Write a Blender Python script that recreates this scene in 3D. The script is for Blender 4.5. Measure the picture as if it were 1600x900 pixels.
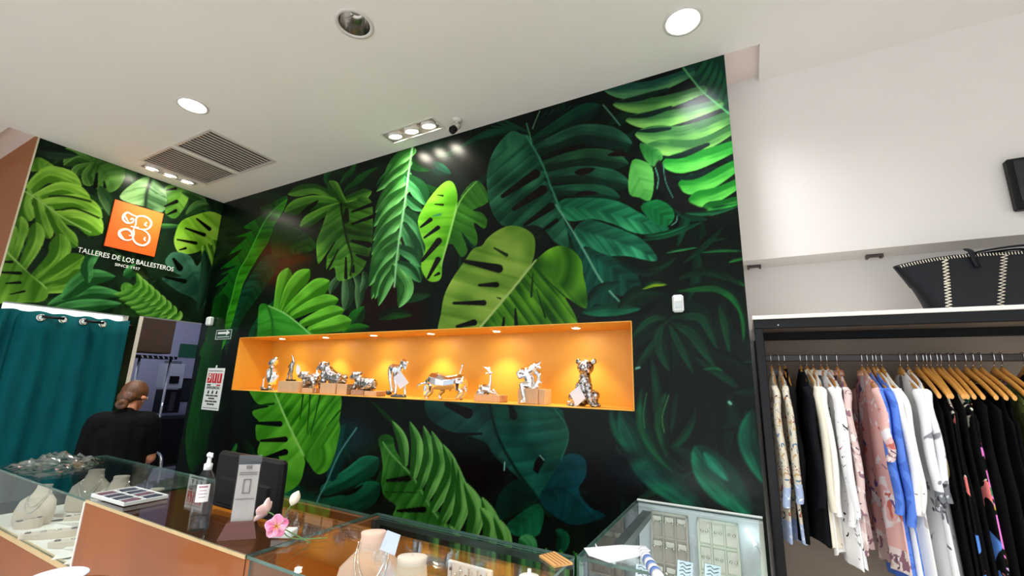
import bpy, bmesh, math, random
import numpy as np
from mathutils import Vector, Matrix
from mathutils.geometry import tessellate_polygon

scene = bpy.context.scene
for o in list(bpy.data.objects):
    bpy.data.objects.remove(o)
COL = scene.collection
CAM_Z = 1.55

# ------------------------------------------------------------------ camera
def _cam_axes(yaw=-0.498168, pitch=0.216882, roll=0.027445):
    cy, sy, cp, sp, cr, sr = (math.cos(yaw), math.sin(yaw), math.cos(pitch), math.sin(pitch), math.cos(roll), math.sin(roll))
    f = Vector((sy * cp, cy * cp, sp)); r = Vector((cy, -sy, 0)); u = r.cross(f)
    return cr * r + sr * u, -sr * r + cr * u, f
CR, CU, CF = _cam_axes()
cam_data = bpy.data.cameras.new('camera')
cam_data.sensor_width = 36.0
cam_data.lens = 679.988 / 1600 * 36.0
cam_data.clip_start = 0.02
cam = bpy.data.objects.new('camera', cam_data); COL.objects.link(cam)
cam.matrix_world = Matrix(((CR.x, CU.x, -CF.x, 0), (CR.y, CU.y, -CF.y, 0), (CR.z, CU.z, -CF.z, CAM_Z), (0, 0, 0, 1)))
scene.camera = cam

# ------------------------------------------------------------------ world and light
world = bpy.data.worlds.new('world'); scene.world = world; world.use_nodes = True
bg = world.node_tree.nodes['Background']
bg.inputs[0].default_value = (0.80, 0.91, 1.0, 1); bg.inputs[1].default_value = 0.5

def area_light(name, loc, direction, sx, sy, power, color=(1, 1, 1)):
    d = bpy.data.lights.new(name, 'AREA'); d.shape = 'RECTANGLE'; d.size = sx; d.size_y = sy
    d.energy = power; d.color = color
    o = bpy.data.objects.new(name, d); COL.objects.link(o); o.location = loc
    o.rotation_euler = Vector(direction).to_track_quat('-Z', 'Y').to_euler()
    return o
# added fill light, as daylight from an unseen shop front behind the camera
area_light('shopfront_fill', (-0.8, -4.4, 1.7), (0, 1, 0.06), 7.5, 3.0, 45, (0.93, 0.96, 1.0))

def spot_light(name, loc, direction, power, angle=120, blend=0.6, radius=0.05, color=(1, 1, 1)):
    d = bpy.data.lights.new(name, 'SPOT'); d.energy = power; d.spot_size = math.radians(angle); d.spot_blend = blend
    d.shadow_soft_size = radius; d.color = color
    o = bpy.data.objects.new(name, d); COL.objects.link(o); o.location = loc
    o.rotation_euler = Vector(direction).to_track_quat('-Z', 'Y').to_euler()
    return o

vs = scene.view_settings
scene.display_settings.display_device = 'sRGB'
vs.view_transform = 'Standard'; vs.look = 'None'; vs.exposure = 0.98; vs.gamma = 1.0; vs.use_curve_mapping = False
try:
    scene.cycles.max_bounces = 10; scene.cycles.transparent_max_bounces = 24
    scene.cycles.caustics_reflective = False; scene.cycles.caustics_refractive = False
    scene.cycles.sample_clamp_indirect = 6.0
except Exception:
    pass

# ------------------------------------------------------------------ helpers
def ray(px, py):
    return CR * ((px - 800) / 679.988) + CU * (-(py - 450) / 679.988) + CF
def at_y(px, py, Y):
    d = ray(px, py); v = d * (Y / d.y); v.z += CAM_Z; return v
def at_x(px, py, X):
    d = ray(px, py); v = d * (X / d.x); v.z += CAM_Z; return v
def at_z(px, py, Z):
    d = ray(px, py); v = d * ((Z - CAM_Z) / d.z); v.z += CAM_Z; return v

def lin(c):
    return tuple((x / 12.92 if x <= 0.04045 else ((x + 0.055) / 1.055) ** 2.4) for x in (v / 255.0 for v in c[:3]))

_M = {}
def mat(name, rgb, rough=0.5, metal=0.0, var=0.0, vscale=20.0, bump=0.0, bscale=60.0, stretch=(1, 1, 1), spec=0.5, coat=0.0, emit=None, estr=0.0, rgb2=None, sheen=0.0, trans=0.0):
    if name in _M: return _M[name]
    m = bpy.data.materials.new(name); m.use_nodes = True; nt = m.node_tree; b = nt.nodes['Principled BSDF']
    c = lin(rgb); b.inputs['Base Color'].default_value = (*c, 1)
    b.inputs['Roughness'].default_value = rough; b.inputs['Metallic'].default_value = metal
    b.inputs['Specular IOR Level'].default_value = spec
    b.inputs['Coat Weight'].default_value = coat
    b.inputs['Sheen Weight'].default_value = sheen
    if trans: b.inputs['Transmission Weight'].default_value = trans
    if emit: b.inputs['Emission Color'].default_value = (*lin(emit), 1); b.inputs['Emission Strength'].default_value = estr
    if var or bump or rgb2:
        tc = nt.nodes.new('ShaderNodeTexCoord'); mp = nt.nodes.new('ShaderNodeMapping'); mp.inputs['Scale'].default_value = stretch
        nt.links.new(tc.outputs['Object'], mp.inputs['Vector'])
    if var or rgb2:
        n = nt.nodes.new('ShaderNodeTexNoise'); n.inputs['Scale'].default_value = vscale; n.inputs['Detail'].default_value = 5
        nt.links.new(mp.outputs[0], n.inputs['Vector'])
        r = nt.nodes.new('ShaderNodeValToRGB'); nt.links.new(n.outputs['Fac'], r.inputs[0])
        d = lin(rgb2) if rgb2 else tuple(x * (1 - var) for x in c)
        r.color_ramp.elements[0].position = 0.35; r.color_ramp.elements[1].position = 0.65
        r.color_ramp.elements[0].color = (*d, 1); r.color_ramp.elements[1].color = (*c, 1)
        nt.links.new(r.outputs[0], b.inputs['Base Color'])
    if bump:
        n2 = nt.nodes.new('ShaderNodeTexNoise'); n2.inputs['Scale'].default_value = bscale; n2.inputs['Detail'].default_value = 4
        nt.links.new(mp.outputs[0], n2.inputs['Vector'])
        bp = nt.nodes.new('ShaderNodeBump'); bp.inputs['Strength'].default_value = bump; bp.inputs['Distance'].default_value = 0.01
        nt.links.new(n2.outputs['Fac'], bp.inputs['Height']); nt.links.new(bp.outputs[0], b.inputs['Normal'])
    _M[name] = m
    return m

def glass_mat(name, tint=(0.93, 0.97, 0.95), refl=0.9, rough=0.02, ior=1.42):
    if name in _M: return _M[name]
    m = bpy.data.materials.new(name); m.use_nodes = True; nt = m.node_tree; nt.nodes.clear()
    out = nt.nodes.new('ShaderNodeOutputMaterial'); mix = nt.nodes.new('ShaderNodeMixShader')
    t = nt.nodes.new('ShaderNodeBsdfTransparent'); t.inputs[0].default_value = (*tint, 1)
    g = nt.nodes.new('ShaderNodeBsdfGlossy'); g.inputs['Roughness'].default_value = rough; g.inputs[0].default_value = (refl, refl, refl, 1)
    f = nt.nodes.new('ShaderNodeFresnel'); ge = nt.nodes.new('ShaderNodeNewGeometry'); mr = nt.nodes.new('ShaderNodeMapRange')
    mr.inputs['To Min'].default_value = ior; mr.inputs['To Max'].default_value = 1 / ior
    nt.links.new(ge.outputs['Backfacing'], mr.inputs['Value']); nt.links.new(mr.outputs[0], f.inputs[0])
    nt.links.new(f.outputs[0], mix.inputs[0]); nt.links.new(t.outputs[0], mix.inputs[1]); nt.links.new(g.outputs[0], mix.inputs[2])
    nt.links.new(mix.outputs[0], out.inputs[0]); _M[name] = m
    return m

class MB:
    """collects geometry, builds ONE mesh object"""
    def __init__(s): s.v = []; s.f = []; s.m = []; s.sm = []
    def add(s, vs_, fs_, mi=0, smooth=False):
        o = len(s.v); s.v += [tuple(v) for v in vs_]
        for f in fs_: s.f.append([i + o for i in f]); s.m.append(mi); s.sm.append(smooth)
        return s
    def box(s, c, size, mi=0, rot=None, bev=0.0):
        hx, hy, hz = (x / 2 for x in size); R_ = rot if rot else Matrix.Identity(3); c = Vector(c)
        if bev <= 0:
            vs_ = [c + R_ @ Vector((x * hx, y * hy, z * hz)) for z in (-1, 1) for y in (-1, 1) for x in (-1, 1)]
            return s.add(vs_, [(0, 2, 3, 1), (4, 5, 7, 6), (0, 1, 5, 4), (2, 6, 7, 3), (0, 4, 6, 2), (1, 3, 7, 5)], mi)
        b = min(bev, hx * .9, hy * .9, hz * .9); vs_ = []; idx = {}
        for sx in (-1, 1):
            for sy in (-1, 1):
                for sz in (-1, 1):
                    for a in range(3):
                        e = [hx - b, hy - b, hz - b]; e[a] += b
                        idx[(sx, sy, sz, a)] = len(vs_); vs_.append(c + R_ @ Vector((sx * e[0], sy * e[1], sz * e[2])))
        fs_ = []
        S = (-1, 1)
        for sg in S:
            fs_.append([idx[(sg, y, z, 0)] for y, z in ((-1, -1), (1, -1), (1, 1), (-1, 1))][::sg])
            fs_.append([idx[(x, sg, z, 1)] for x, z in ((-1, -1), (-1, 1), (1, 1), (1, -1))][::sg])
            fs_.append([idx[(x, y, sg, 2)] for x, y in ((-1, -1), (1, -1), (1, 1), (-1, 1))][::sg])
        for p in S:
            for q in S:
                fs_.append([idx[(p, q, -1, 0)], idx[(p, q, -1, 1)], idx[(p, q, 1, 1)], idx[(p, q, 1, 0)]])
                fs_.append([idx[(p, -1, q, 0)], idx[(p, -1, q, 2)], idx[(p, 1, q, 2)], idx[(p, 1, q, 0)]])
                fs_.append([idx[(-1, p, q, 1)], idx[(-1, p, q, 2)], idx[(1, p, q, 2)], idx[(1, p, q, 1)]])
        for x in S:
            for y in S:
                for z in S: fs_.append([idx[(x, y, z, a)] for a in range(3)])
        return s.add(vs_, fs_, mi)
    def span(s, a, b, mi=0, bev=0.0):
        return s.box([(p + q) / 2 for p, q in zip(a, b)], [abs(q - p) for p, q in zip(a, b)], mi, None, bev)
    def tube(s, pts, r, n=8, mi=0, cap=True, flat=1.0):
        pts = [Vector(p) for p in pts]; rs = r if isinstance(r, (list, tuple)) else [r] * len(pts)
        up = Vector((0, 0, 1)); rings = []
        prev = None
        for i, p in enumerate(pts):
            t = (pts[min(i + 1, len(pts) - 1)] - pts[max(i - 1, 0)]).normalized()
            if prev is None:
                a = t.cross(up)
                if a.length < 1e-3: a = t.cross(Vector((1, 0, 0)))
            else: a = prev - t * prev.dot(t)
            a.normalize(); prev = a; b = t.cross(a)
            rings.append([p + (a * math.cos(2 * math.pi * k / n) + b * math.sin(2 * math.pi * k / n) * flat) * rs[i] for k in range(n)])
        vs_ = [v for g in rings for v in g]; fs_ = []
        for i in range(len(pts) - 1):
            for k in range(n): fs_.append((i * n + k, i * n + (k + 1) % n, (i + 1) * n + (k + 1) % n, (i + 1) * n + k))
        if cap: fs_.append(tuple(range(n))[::-1]); fs_.append(tuple((len(pts) - 1) * n + k for k in range(n)))
        return s.add(vs_, fs_, mi, True)
    def lathe(s, prof, c=(0, 0, 0), n=24, mi=0, rot=None, sy=1.0, smooth=True, cap=True):
        c = Vector(c); R_ = rot if rot else Matrix.Identity(3); vs_ = []
        for r, z in prof:
            for k in range(n):
                a = 2 * math.pi * k / n; vs_.append(c + R_ @ Vector((r * math.cos(a), r * math.sin(a) * sy, z)))
        fs_ = [(i * n + k, i * n + (k + 1) % n, (i + 1) * n + (k + 1) % n, (i + 1) * n + k) for i in range(len(prof) - 1) for k in range(n)]
        if cap:
            fs_.append(tuple(range(n))[::-1]); fs_.append(tuple((len(prof) - 1) * n + k for k in range(n)))
        return s.add(vs_, fs_, mi, smooth)
    def ball(s, c, r, n=12, m=8, mi=0, rot=None):
        r = r if isinstance(r, (list, tuple)) else (r, r, r); c = Vector(c); R_ = rot if rot else Matrix.Identity(3)
        vs_ = [c + R_ @ Vector((0, 0, -r[2]))]
        for i in range(1, m):
            p = -math.pi / 2 + math.pi * i / m
            for k in range(n):
                a = 2 * math.pi * k / n; vs_.append(c + R_ @ Vector((r[0] * math.cos(p) * math.cos(a), r[1] * math.cos(p) * math.sin(a), r[2] * math.sin(p))))
        vs_.append(c + R_ @ Vector((0, 0, r[2]))); L = len(vs_) - 1
        fs_ = [(0, 1 + (k + 1) % n, 1 + k) for k in range(n)]
        for i in range(m - 2):
            for k in range(n): fs_.append((1 + i * n + k, 1 + i * n + (k + 1) % n, 1 + (i + 1) * n + (k + 1) % n, 1 + (i + 1) * n + k))
        fs_ += [(1 + (m - 2) * n + k, 1 + (m - 2) * n + (k + 1) % n, L) for k in range(n)]
        return s.add(vs_, fs_, mi, True)
    def limb(s, a, b, ra, rb, n=10, mi=0):
        """tapered capsule, closed (for voxel joining)"""
        a = Vector(a); b = Vector(b); t = b - a; L = t.length
        if L < 1e-6: return s.ball(a, max(ra, rb), n, 8, mi)
        t.normalize(); q = t.to_track_quat('Z', 'Y').to_matrix()
        prof = [(ra * math.cos(p), -ra * math.sin(p)) for p in (1.5, 1.0, .5, 0)] + [(rb * math.cos(p), L + rb * math.sin(p)) for p in (0, .5, 1.0, 1.5)]
        return s.lathe(prof, a, n, mi, q)
    def chain(s, pts, rs, n=10, mi=0):
        for i in range(len(pts) - 1): s.limb(pts[i], pts[i + 1], rs[i], rs[i + 1], n, mi)
        return s
    def prism(s, pts, off, mi=0):
        """polygon (list of 3d points) extruded by vector off"""
        pts = [Vector(p) for p in pts]; off = Vector(off); n = len(pts)
        tri = tessellate_polygon([pts])
        vs_ = pts + [p + off for p in pts]
        fs_ = [tuple(t) for t in tri] + [tuple(i + n for i in t)[::-1] for t in tri] + [(i, (i + 1) % n, (i + 1) % n + n, i + n) for i in range(n)]
        return s.add(vs_, fs_, mi)
    def sheet(s, grid, mi=0, smooth=True):
        h = len(grid); w = len(grid[0])
        return s.add([p for row in grid for p in row], [(i * w + j, i * w + j + 1, (i + 1) * w + j + 1, (i + 1) * w + j) for i in range(h - 1) for j in range(w - 1)], mi, smooth)
    def mesh(s, name, mats):
        me = bpy.data.meshes.new(name); me.from_pydata(s.v, [], s.f)
        for m in (mats if isinstance(mats, (list, tuple)) else [mats]): me.materials.append(m)
        me.polygons.foreach_set('material_index', s.m); me.polygons.foreach_set('use_smooth', s.sm)
        bm = bmesh.new(); bm.from_mesh(me); bmesh.ops.recalc_face_normals(bm, faces=bm.faces); bm.to_mesh(me); bm.free()
        me.update()
        return me
    def build(s, name, mats, parent=None, world=False):
        o = bpy.data.objects.new(name, s.mesh(name, mats)); COL.objects.link(o)
        if parent is not None:
            o.parent = parent
            if world: o.matrix_parent_inverse = parent_matrix(parent).inverted()
        return o

def parent_matrix(o):
    m = Matrix.LocRotScale(o.location, o.rotation_euler, o.scale)
    return (parent_matrix(o.parent) @ o.matrix_parent_inverse @ m) if o.parent else m
def tag(o, label=None, cat=None, group=None, kind=None):
    if label: o['label'] = label
    if cat: o['category'] = cat
    if group: o['group'] = group
    if kind: o['kind'] = kind
    return o
def thing(name, label, cat, loc=(0, 0, 0), rz=0.0, group=None, rot=None):
    o = bpy.data.objects.new(name, None); COL.objects.link(o); o.empty_display_size = 0.05
    o.location = loc; o.rotation_euler = rot if rot else (0, 0, rz)
    return tag(o, label, cat, group)
def struct(mb, name, mats, label=None):
    o = mb.build(name, mats); o['kind'] = 'structure'
    if label: o['label'] = label
    return o
def dup(root, loc=None, rz=None, label=None, parent=None):
    r = root.copy(); COL.objects.link(r); r.parent = parent
    for ch in root.children: dup(ch, parent=r)
    if loc is not None: r.location = loc
    if rz is not None: r.rotation_euler = (0, 0, rz)
    if label: r['label'] = label
    return r
def voxel(mb, name, m, parent, vox, smooth=6, post=None):
    """join overlapping closed shapes into one continuous surface"""
    me = mb.mesh(name + '_raw', m); o = bpy.data.objects.new(name, me); COL.objects.link(o)
    rm = o.modifiers.new('r', 'REMESH'); rm.mode = 'VOXEL'; rm.voxel_size = vox; rm.use_smooth_shade = True
    if smooth:
        sm = o.modifiers.new('s', 'SMOOTH'); sm.iterations = smooth; sm.factor = 0.5
    dg = bpy.context.evaluated_depsgraph_get()
    me2 = bpy.data.meshes.new_from_object(o.evaluated_get(dg)); me2.name = name
    o.modifiers.clear(); o.data = me2; bpy.data.meshes.remove(me)
    if not me2.materials: me2.materials.append(m)
    me2.polygons.foreach_set('use_smooth', [True] * len(me2.polygons))
    if parent is not None: o.parent = parent
    return o
def smooth_pts(P, n=4, closed=False):
    P = [Vector((*p, 0)) if len(p) == 2 else Vector(p) for p in P]; out = []; N = len(P)
    rng_ = range(N) if closed else range(N - 1)
    for i in rng_:
        g = (lambda k: P[k % N]) if closed else (lambda k: P[max(0, min(N - 1, k))])
        p0, p1, p2, p3 = g(i - 1), g(i), g(i + 1), g(i + 2)
        for k in range(n):
            t = k / n
            out.append(0.5 * ((2 * p1) + (p2 - p0) * t + (2 * p0 - 5 * p1 + 4 * p2 - p3) * t * t + (3 * p1 - p0 - 3 * p2 + p3) * t ** 3))
    if not closed: out.append(P[-1])
    return out
def text_mesh(name, body, size, m, parent=None, ext=0.0006, align='CENTER', spacing=1.0):
    c = bpy.data.curves.new(name, 'FONT'); c.body = body; c.size = size; c.align_x = align; c.align_y = 'CENTER'; c.extrude = ext; c.space_character = spacing
    c.resolution_u = 3
    o = bpy.data.objects.new(name + '_c', c); COL.objects.link(o)
    me = bpy.data.meshes.new_from_object(o.evaluated_get(bpy.context.evaluated_depsgraph_get())); me.name = name
    bpy.data.objects.remove(o); bpy.data.curves.remove(c)
    me.materials.clear(); me.materials.append(m)
    t = bpy.data.objects.new(name, me); COL.objects.link(t)
    if parent is not None: t.parent = parent
    return t
PI = math.pi
# ------------------------------------------------------------------ printed jungle murals (flat print: colours kept per vertex of the wall sheet)
_rs = np.random.RandomState(7); _NT = _rs.rand(256, 256)
def vnoise(x, y):
    xi = np.floor(x).astype(int); yi = np.floor(y).astype(int); fx = x - xi; fy = y - yi
    fx = fx * fx * (3 - 2 * fx); fy = fy * fy * (3 - 2 * fy)
    a = _NT[xi & 255, yi & 255]; b = _NT[(xi + 1) & 255, yi & 255]; c = _NT[xi & 255, (yi + 1) & 255]; d = _NT[(xi + 1) & 255, (yi + 1) & 255]
    return a * (1 - fx) * (1 - fy) + b * fx * (1 - fy) + c * (1 - fx) * fy + d * fx * fy
REG = {1: (360, 200, 3.63), 2: (740, 80, 3.63), 3: (640, 320, 3.63), 4: (300, 300, 3.75), 5: (960, 320, 3.4615), 6: (320, 600, 3.63), 7: (660, 600, 2.909), 8: (0, 210, 3.103), 0: (0, 0, 1.0)}
def tr(reg, pts):
    x0, y0, k = REG[reg]; return np.array([(x0 + p[0] / k, y0 + p[1] / k) for p in pts], float)
def cat_rom(P, n, closed):
    return np.array([(v.x, v.y) for v in smooth_pts([tuple(p) for p in P], n, closed)])
def line_info(x, y, P):
    best = np.full(x.shape, 1e9); S = np.zeros_like(x); D = np.zeros_like(x); acc = 0.0
    for a, b in zip(P[:-1], P[1:]):
        e = b - a; L = math.hypot(*e)
        if L < 1e-6: continue
        t = np.clip(((x - a[0]) * e[0] + (y - a[1]) * e[1]) / (L * L), 0, 1)
        dx = x - (a[0] + t * e[0]); dy = y - (a[1] + t * e[1]); d = np.hypot(dx, dy)
        sg = np.sign(e[0] * (y - a[1]) - e[1] * (x - a[0])); k = d < best
        best[k] = d[k]; S[k] = acc + t[k] * L; D[k] = (sg * d)[k]; acc += L
    return S, D, acc
def poly_sd(x, y, P):
    ins = np.zeros(x.shape, bool); best = np.full(x.shape, 1e9); N = len(P)
    for i in range(N):
        a = P[i]; b = P[(i + 1) % N]; e = b - a; L2 = e @ e
        if L2 < 1e-9: continue
        t = np.clip(((x - a[0]) * e[0] + (y - a[1]) * e[1]) / L2, 0, 1)
        best = np.minimum(best, np.hypot(x - a[0] - t * e[0], y - a[1] - t * e[1]))
        c = (a[1] > y) != (b[1] > y)
        if abs(e[1]) > 1e-9: ins ^= c & (x < a[0] + (y - a[1]) * e[0] / e[1])
    return np.where(ins, best, -best)
class Canvas:
    def __init__(s, px, py, base): s.x = px; s.y = py; s.c = np.empty((len(px), 3)); s.c[:] = base; s.c0 = None
    def sel(s, P, pad): 
        return np.nonzero((s.x > P[:, 0].min() - pad) & (s.x < P[:, 0].max() + pad) & (s.y > P[:, 1].min() - pad) & (s.y < P[:, 1].max() + pad))[0]
    def put(s, i, col, a): s.c[i] = s.c[i] * (1 - a[:, None]) + col * a[:, None]
    def leaf(s, reg, out, rib, L, R, sp=13, k=0.8, amp=0.55, holes=(), ribc=None, ribw=1.6, glow=0.0, rim=0.18, sm=3, hole_c=(10, 15, 10), soft=1.2, base=0.45, cuts=()):
        P = cat_rom(tr(reg, out), sm, True) if sm > 1 else tr(reg, out); i = s.sel(P, 3)
        if not len(i): return
        x, y = s.x[i], s.y[i]; sd = poly_sd(x, y, P); a = np.clip(sd / soft + .5, 0, 1)
        Q = cat_rom(tr(reg, rib), 4, False); S, D, _ = line_info(x, y, Q); ad = np.abs(D)
        u = (S - k * ad) / sp; fr = u - np.floor(u)
        rid = np.where(fr < .18, fr / .18, 1 - (fr - .18) / .82 * .9)
        st = vnoise(u * 2.3 + 31, ad / 35 + 5) * .5 + vnoise(u * 6 + 3, ad / 60) * .5
        lf = vnoise(x / 26 + 9, y / 26 + 4)
        t = base + amp * (.62 * (rid - .5) + .95 * (st - .5)) + .75 * (lf - .5) + glow * np.exp(-ad / 28.0) - .12 * np.exp(-ad / 5.0)
        t += rim * np.exp(-np.maximum(sd, 0) / 2.0)
        t = np.clip(t, 0, 1.15)[:, None]
        side = np.clip(D / 3 + .5, 0, 1)[:, None]
        dk = np.array(L[0]) * (1 - side) + np.array(R[0]) * side; lt = np.array(L[1]) * (1 - side) + np.array(R[1]) * side
        col = dk + (lt - dk) * t
        if ribc is not None:
            r = np.exp(-(ad / ribw) ** 2)[:, None]; col = col * (1 - r) + np.array(ribc) * r
        s.put(i, col, a)
        kk = REG[reg][2]
        for h in list(holes) + list(cuts):
            p, q, w = h[:3]; HP = tr(reg, [p, q]); w = w / kk
            j = s.sel(HP, w + 3)
            if not len(j): continue
            hs, hd, hl = line_info(s.x[j], s.y[j], HP); tt = hs / max(hl, 1e-6)
            hw = w * .5 * (.45 + .55 * tt)
            aa = np.clip((hw - np.abs(hd)) / 1.1 + .5, 0, 1); s.put(j, np.array(h[3] if len(h) > 3 else hole_c, float), aa)
    def blade(s, reg, sp_, w, dk, lt, dirn=1, prof='f', vein=0.25, soft=1.2, gain=.45, alpha=1.0):
        Q = cat_rom(tr(reg, sp_), 6, False); w = w / REG[reg][2]; i = s.sel(Q, w + 3)
        if not len(i): return
        x, y = s.x[i], s.y[i]; S, D, L = line_info(x, y, Q); t = S / L
        if prof == 'f': sh = np.where(t < .72, .55 + .45 * t / .72, np.clip(1 - ((np.clip(t, .72, 1) - .72) / .28) ** 1.9, 0, 1) ** .72)
        elif prof == 'p': sh = np.where(t < .45, .6 + .4 * np.sin(t / .45 * PI / 2), np.cos(np.clip((t - .45) / .55, 0, 1) * PI / 2) ** .75)
        else: sh = np.sin(PI * np.clip(t, 0, 1) ** .85) ** .7
        hw = w * .5 * sh; a = np.clip((hw - np.abs(D)) / soft + .5, 0, 1) * alpha
        c = np.clip(D / np.maximum(hw, .5), -1, 1)
        n = vnoise(D / 3.2 + 40 + x * 0.01, S / 40 + 7) - .5; n2 = vnoise(x / 20, y / 20 + 50) - .5
        n3 = vnoise(D / 1.1 + 11, S / 14 + 3) - .5
        tt = .46 + gain * c * dirn + .22 * np.tanh(c * 6) * dirn + .6 * n + .22 * n3 + .55 * n2 - .30 * np.exp(-t * 5) + vein * np.exp(-(D / 1.3) ** 2) + .2 * np.exp(-np.maximum(hw - np.abs(D), 0) / 1.2)
        col = np.array(dk) + (np.array(lt, float) - np.array(dk)) * np.clip(tt, 0, 1.15)[:, None]
        s.put(i, col, a)
    def line(s, reg, pts, w, col, alpha=1.0):
        Q = cat_rom(tr(reg, pts), 5, False); i = s.sel(Q, w * 3 + 2)
        if not len(i): return
        S, D, L = line_info(s.x[i], s.y[i], Q); s.put(i, np.array(col, float), np.exp(-(D / w) ** 2) * alpha)
    def poly(s, reg, pts, col, soft=1.2, sm=3, alpha=1.0):
        P = cat_rom(tr(reg, pts), sm, True) if sm > 1 else tr(reg, pts); i = s.sel(P, soft * 2 + 2)
        if not len(i): return
        sd = poly_sd(s.x[i], s.y[i], P); s.put(i, np.array(col, float), np.clip(sd / soft + .5, 0, 1) * alpha)

def paint_main(c):
    x, y = c.x, c.y
    n = vnoise(x / 60, y / 60) * .6 + vnoise(x / 22 + 70, y / 30) * .4
    c.c = np.array((9, 16, 13.0)) + n[:, None] * np.array((10, 22, 15.0))
    rr = random.Random(5)
    for _ in range(190):                                        # dim leaves far back in the print
        a = rr.uniform(0, 2 * PI); L = rr.uniform(40, 110); X = rr.uniform(320, 1200); Y = rr.uniform(100, 880)
        b = rr.uniform(.4, 1); tl = (14 * b, 70 * b, 46 * b) if X > 640 else (20 * b, 82 * b, 28 * b)
        c.blade(0, [(X, Y), (X + L * .5 * math.cos(a) + rr.uniform(-10, 10), Y + L * .5 * math.sin(a)), (X + L * math.cos(a), Y + L * math.sin(a))], rr.uniform(12, 34), (7, 16, 12), tl, rr.choice((-1, 1)), 'l', .1, 2.5)
    DK = (8, 18, 12)
    # --- top strip
    for q in [((640, 380), (740, 300), (835, 225), 70), ((620, 330), (690, 260), (720, 190), 60), ((560, 330), (560, 270), (600, 230), 60), ((830, 330), (900, 270), (1010, 180), 60)]:
        c.blade(1, q[:3], q[3], (10, 42, 18), (30, 100, 35), -1, 'l')
    for q in [((1160, 160), (1260, 150), (1400, 60), 50), ((1300, 120), (1380, 80), (1480, 10), 50), ((1150, 190), (1180, 230), (1250, 260), 70)]:
        c.blade(1, q[:3], q[3], (8, 38, 28), (20, 80, 55), -1, 'l')
    for k in range(9):
        c.blade(2, [(330 - k * 8, 470 - k * 3), (230 - k * 22, 430 + k * 8), (150 - k * 28, 380 + k * 22)], 34, (6, 28, 20), (16, 70, 48), 1, 'l')
        c.blade(2, [(340, 480), (380 + k * 22, 400 - k * 5), (420 + k * 34, 330 - k * 6)], 40, (5, 26, 20), (12, 58, 42), 1, 'l')
    # --- dark green and brown behind the left leaves
    c.leaf(4, [(470, 200), (560, 180), (700, 270), (720, 330), (640, 360), (490, 385), (465, 320)], [(480, 190), (560, 300), (650, 360)], ((15, 50, 12), (35, 95, 25)), ((15, 50, 12), (55, 105, 25)), rim=.3)
    c.poly(4, [(520, 390), (650, 360), (700, 400), (560, 460), (480, 520), (430, 540)], (72, 42, 18), 14)
    c.poly(4, [(1000, 520), (1300, 540), (1350, 800), (1050, 820)], (34, 14, 12), 30)
    c.blade(4, [(1230, 640), (1300, 600), (1400, 600)], 90, (16, 32, 18), (30, 70, 35), 1, 'l')
    c.blade(4, [(1090, 740), (1180, 710), (1290, 720)], 70, (16, 30, 14), (30, 80, 25), 1, 'l')
    c.blade(4, [(920, 810), (960, 740), (1010, 670)], 90, (14, 50, 16), (35, 110, 35), -1, 'l')
    c.blade(4, [(880, 830), (960, 800), (1040, 790)], 60, (14, 60, 14), (40, 120, 30), -1, 'l')
    for q in [((905, 500), (915, 600), (890, 700), 80), ((960, 490), (985, 560), (970, 690), 60), ((860, 500), (820, 560), (810, 600), 50), ((1010, 480), (1015, 530), (985, 590), 50)]:
        c.blade(4, q[:3], q[3], (30, 62, 34), (85, 125, 80), 1, 'p')
    c.leaf(4, [(240, 720), (300, 560), (420, 380), (500, 395), (480, 470), (400, 600), (310, 720), (240, 860), (170, 900)], [(480, 400), (360, 560), (220, 860)], ((8, 45, 20), (18, 90, 40)), ((8, 50, 28), (25, 95, 60)))
    c.leaf(4, [(330, 850), (380, 740), (470, 640), (560, 560), (560, 700), (420, 860)], [(540, 580), (420, 720), (350, 850)], ((10, 60, 20), (30, 120, 40)), ((10, 70, 40), (25, 110, 60)))
    # --- palm frond, far left
    c.leaf(4, [(560, 20), (470, 60), (395, 95), (425, 120), (370, 160), (298, 208), (356, 222), (300, 245), (248, 268), (322, 262), (270, 310), (212, 372), (300, 330), (240, 390), (162, 452), (262, 430), (210, 460), (158, 490), (218, 472), (180, 510), (133, 558), (208, 525), (170, 580), (128, 652), (192, 600), (150, 660), (110, 722), (172, 700), (90, 850), (40, 960), (160, 960), (250, 720), (300, 540), (390, 380), (450, 290), (480, 200), (540, 100)],
           [(560, 40), (440, 150), (330, 370), (270, 480), (215, 690), (120, 930)], ((22, 100, 10), (75, 180, 40)), ((10, 72, 14), (28, 118, 28)), sp=16, k=-.7, amp=.6, ribc=(80, 180, 60), ribw=1.0, sm=2)
    # --- upper left monstera
    for q in [((620, 420), (480, 345), (325, 375), 66, -1), ((625, 430), (470, 420), (305, 480), 92, 1), ((620, 440), (520, 480), (395, 560), 70, 1), ((640, 410), (740, 380), (800, 360), 60, 1), ((640, 420), (600, 360), (560, 300), 70, 1)]:
        c.blade(1, q[:3], q[3], (40, 92, 24), (110, 172, 62), q[4])
    c.leaf(1, [(625, 425), (560, 455), (520, 560), (490, 640), (488, 700), (500, 772), (545, 720), (545, 812), (590, 790), (605, 860), (655, 862), (735, 822), (780, 740), (803, 650), (808, 480), (795, 410), (745, 385), (690, 420)], [(625, 430), (652, 600), (690, 740), (680, 835)],
           ((28, 66, 18), (92, 150, 52)), ((40, 92, 26), (112, 172, 66)), sp=15, k=.5, ribc=(30, 40, 20), holes=[((655, 735), (655, 850), 20), ((700, 780), (697, 815), 16), ((715, 720), (772, 742), 26), ((690, 640), (785, 662), 34), ((690, 545), (812, 500), 22), ((690, 475), (800, 435), 22), ((590, 650), (515, 770), 14), ((612, 690), (548, 815), 14), ((660, 460), (655, 520), 40, (26, 36, 20))], rim=.25)
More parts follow.
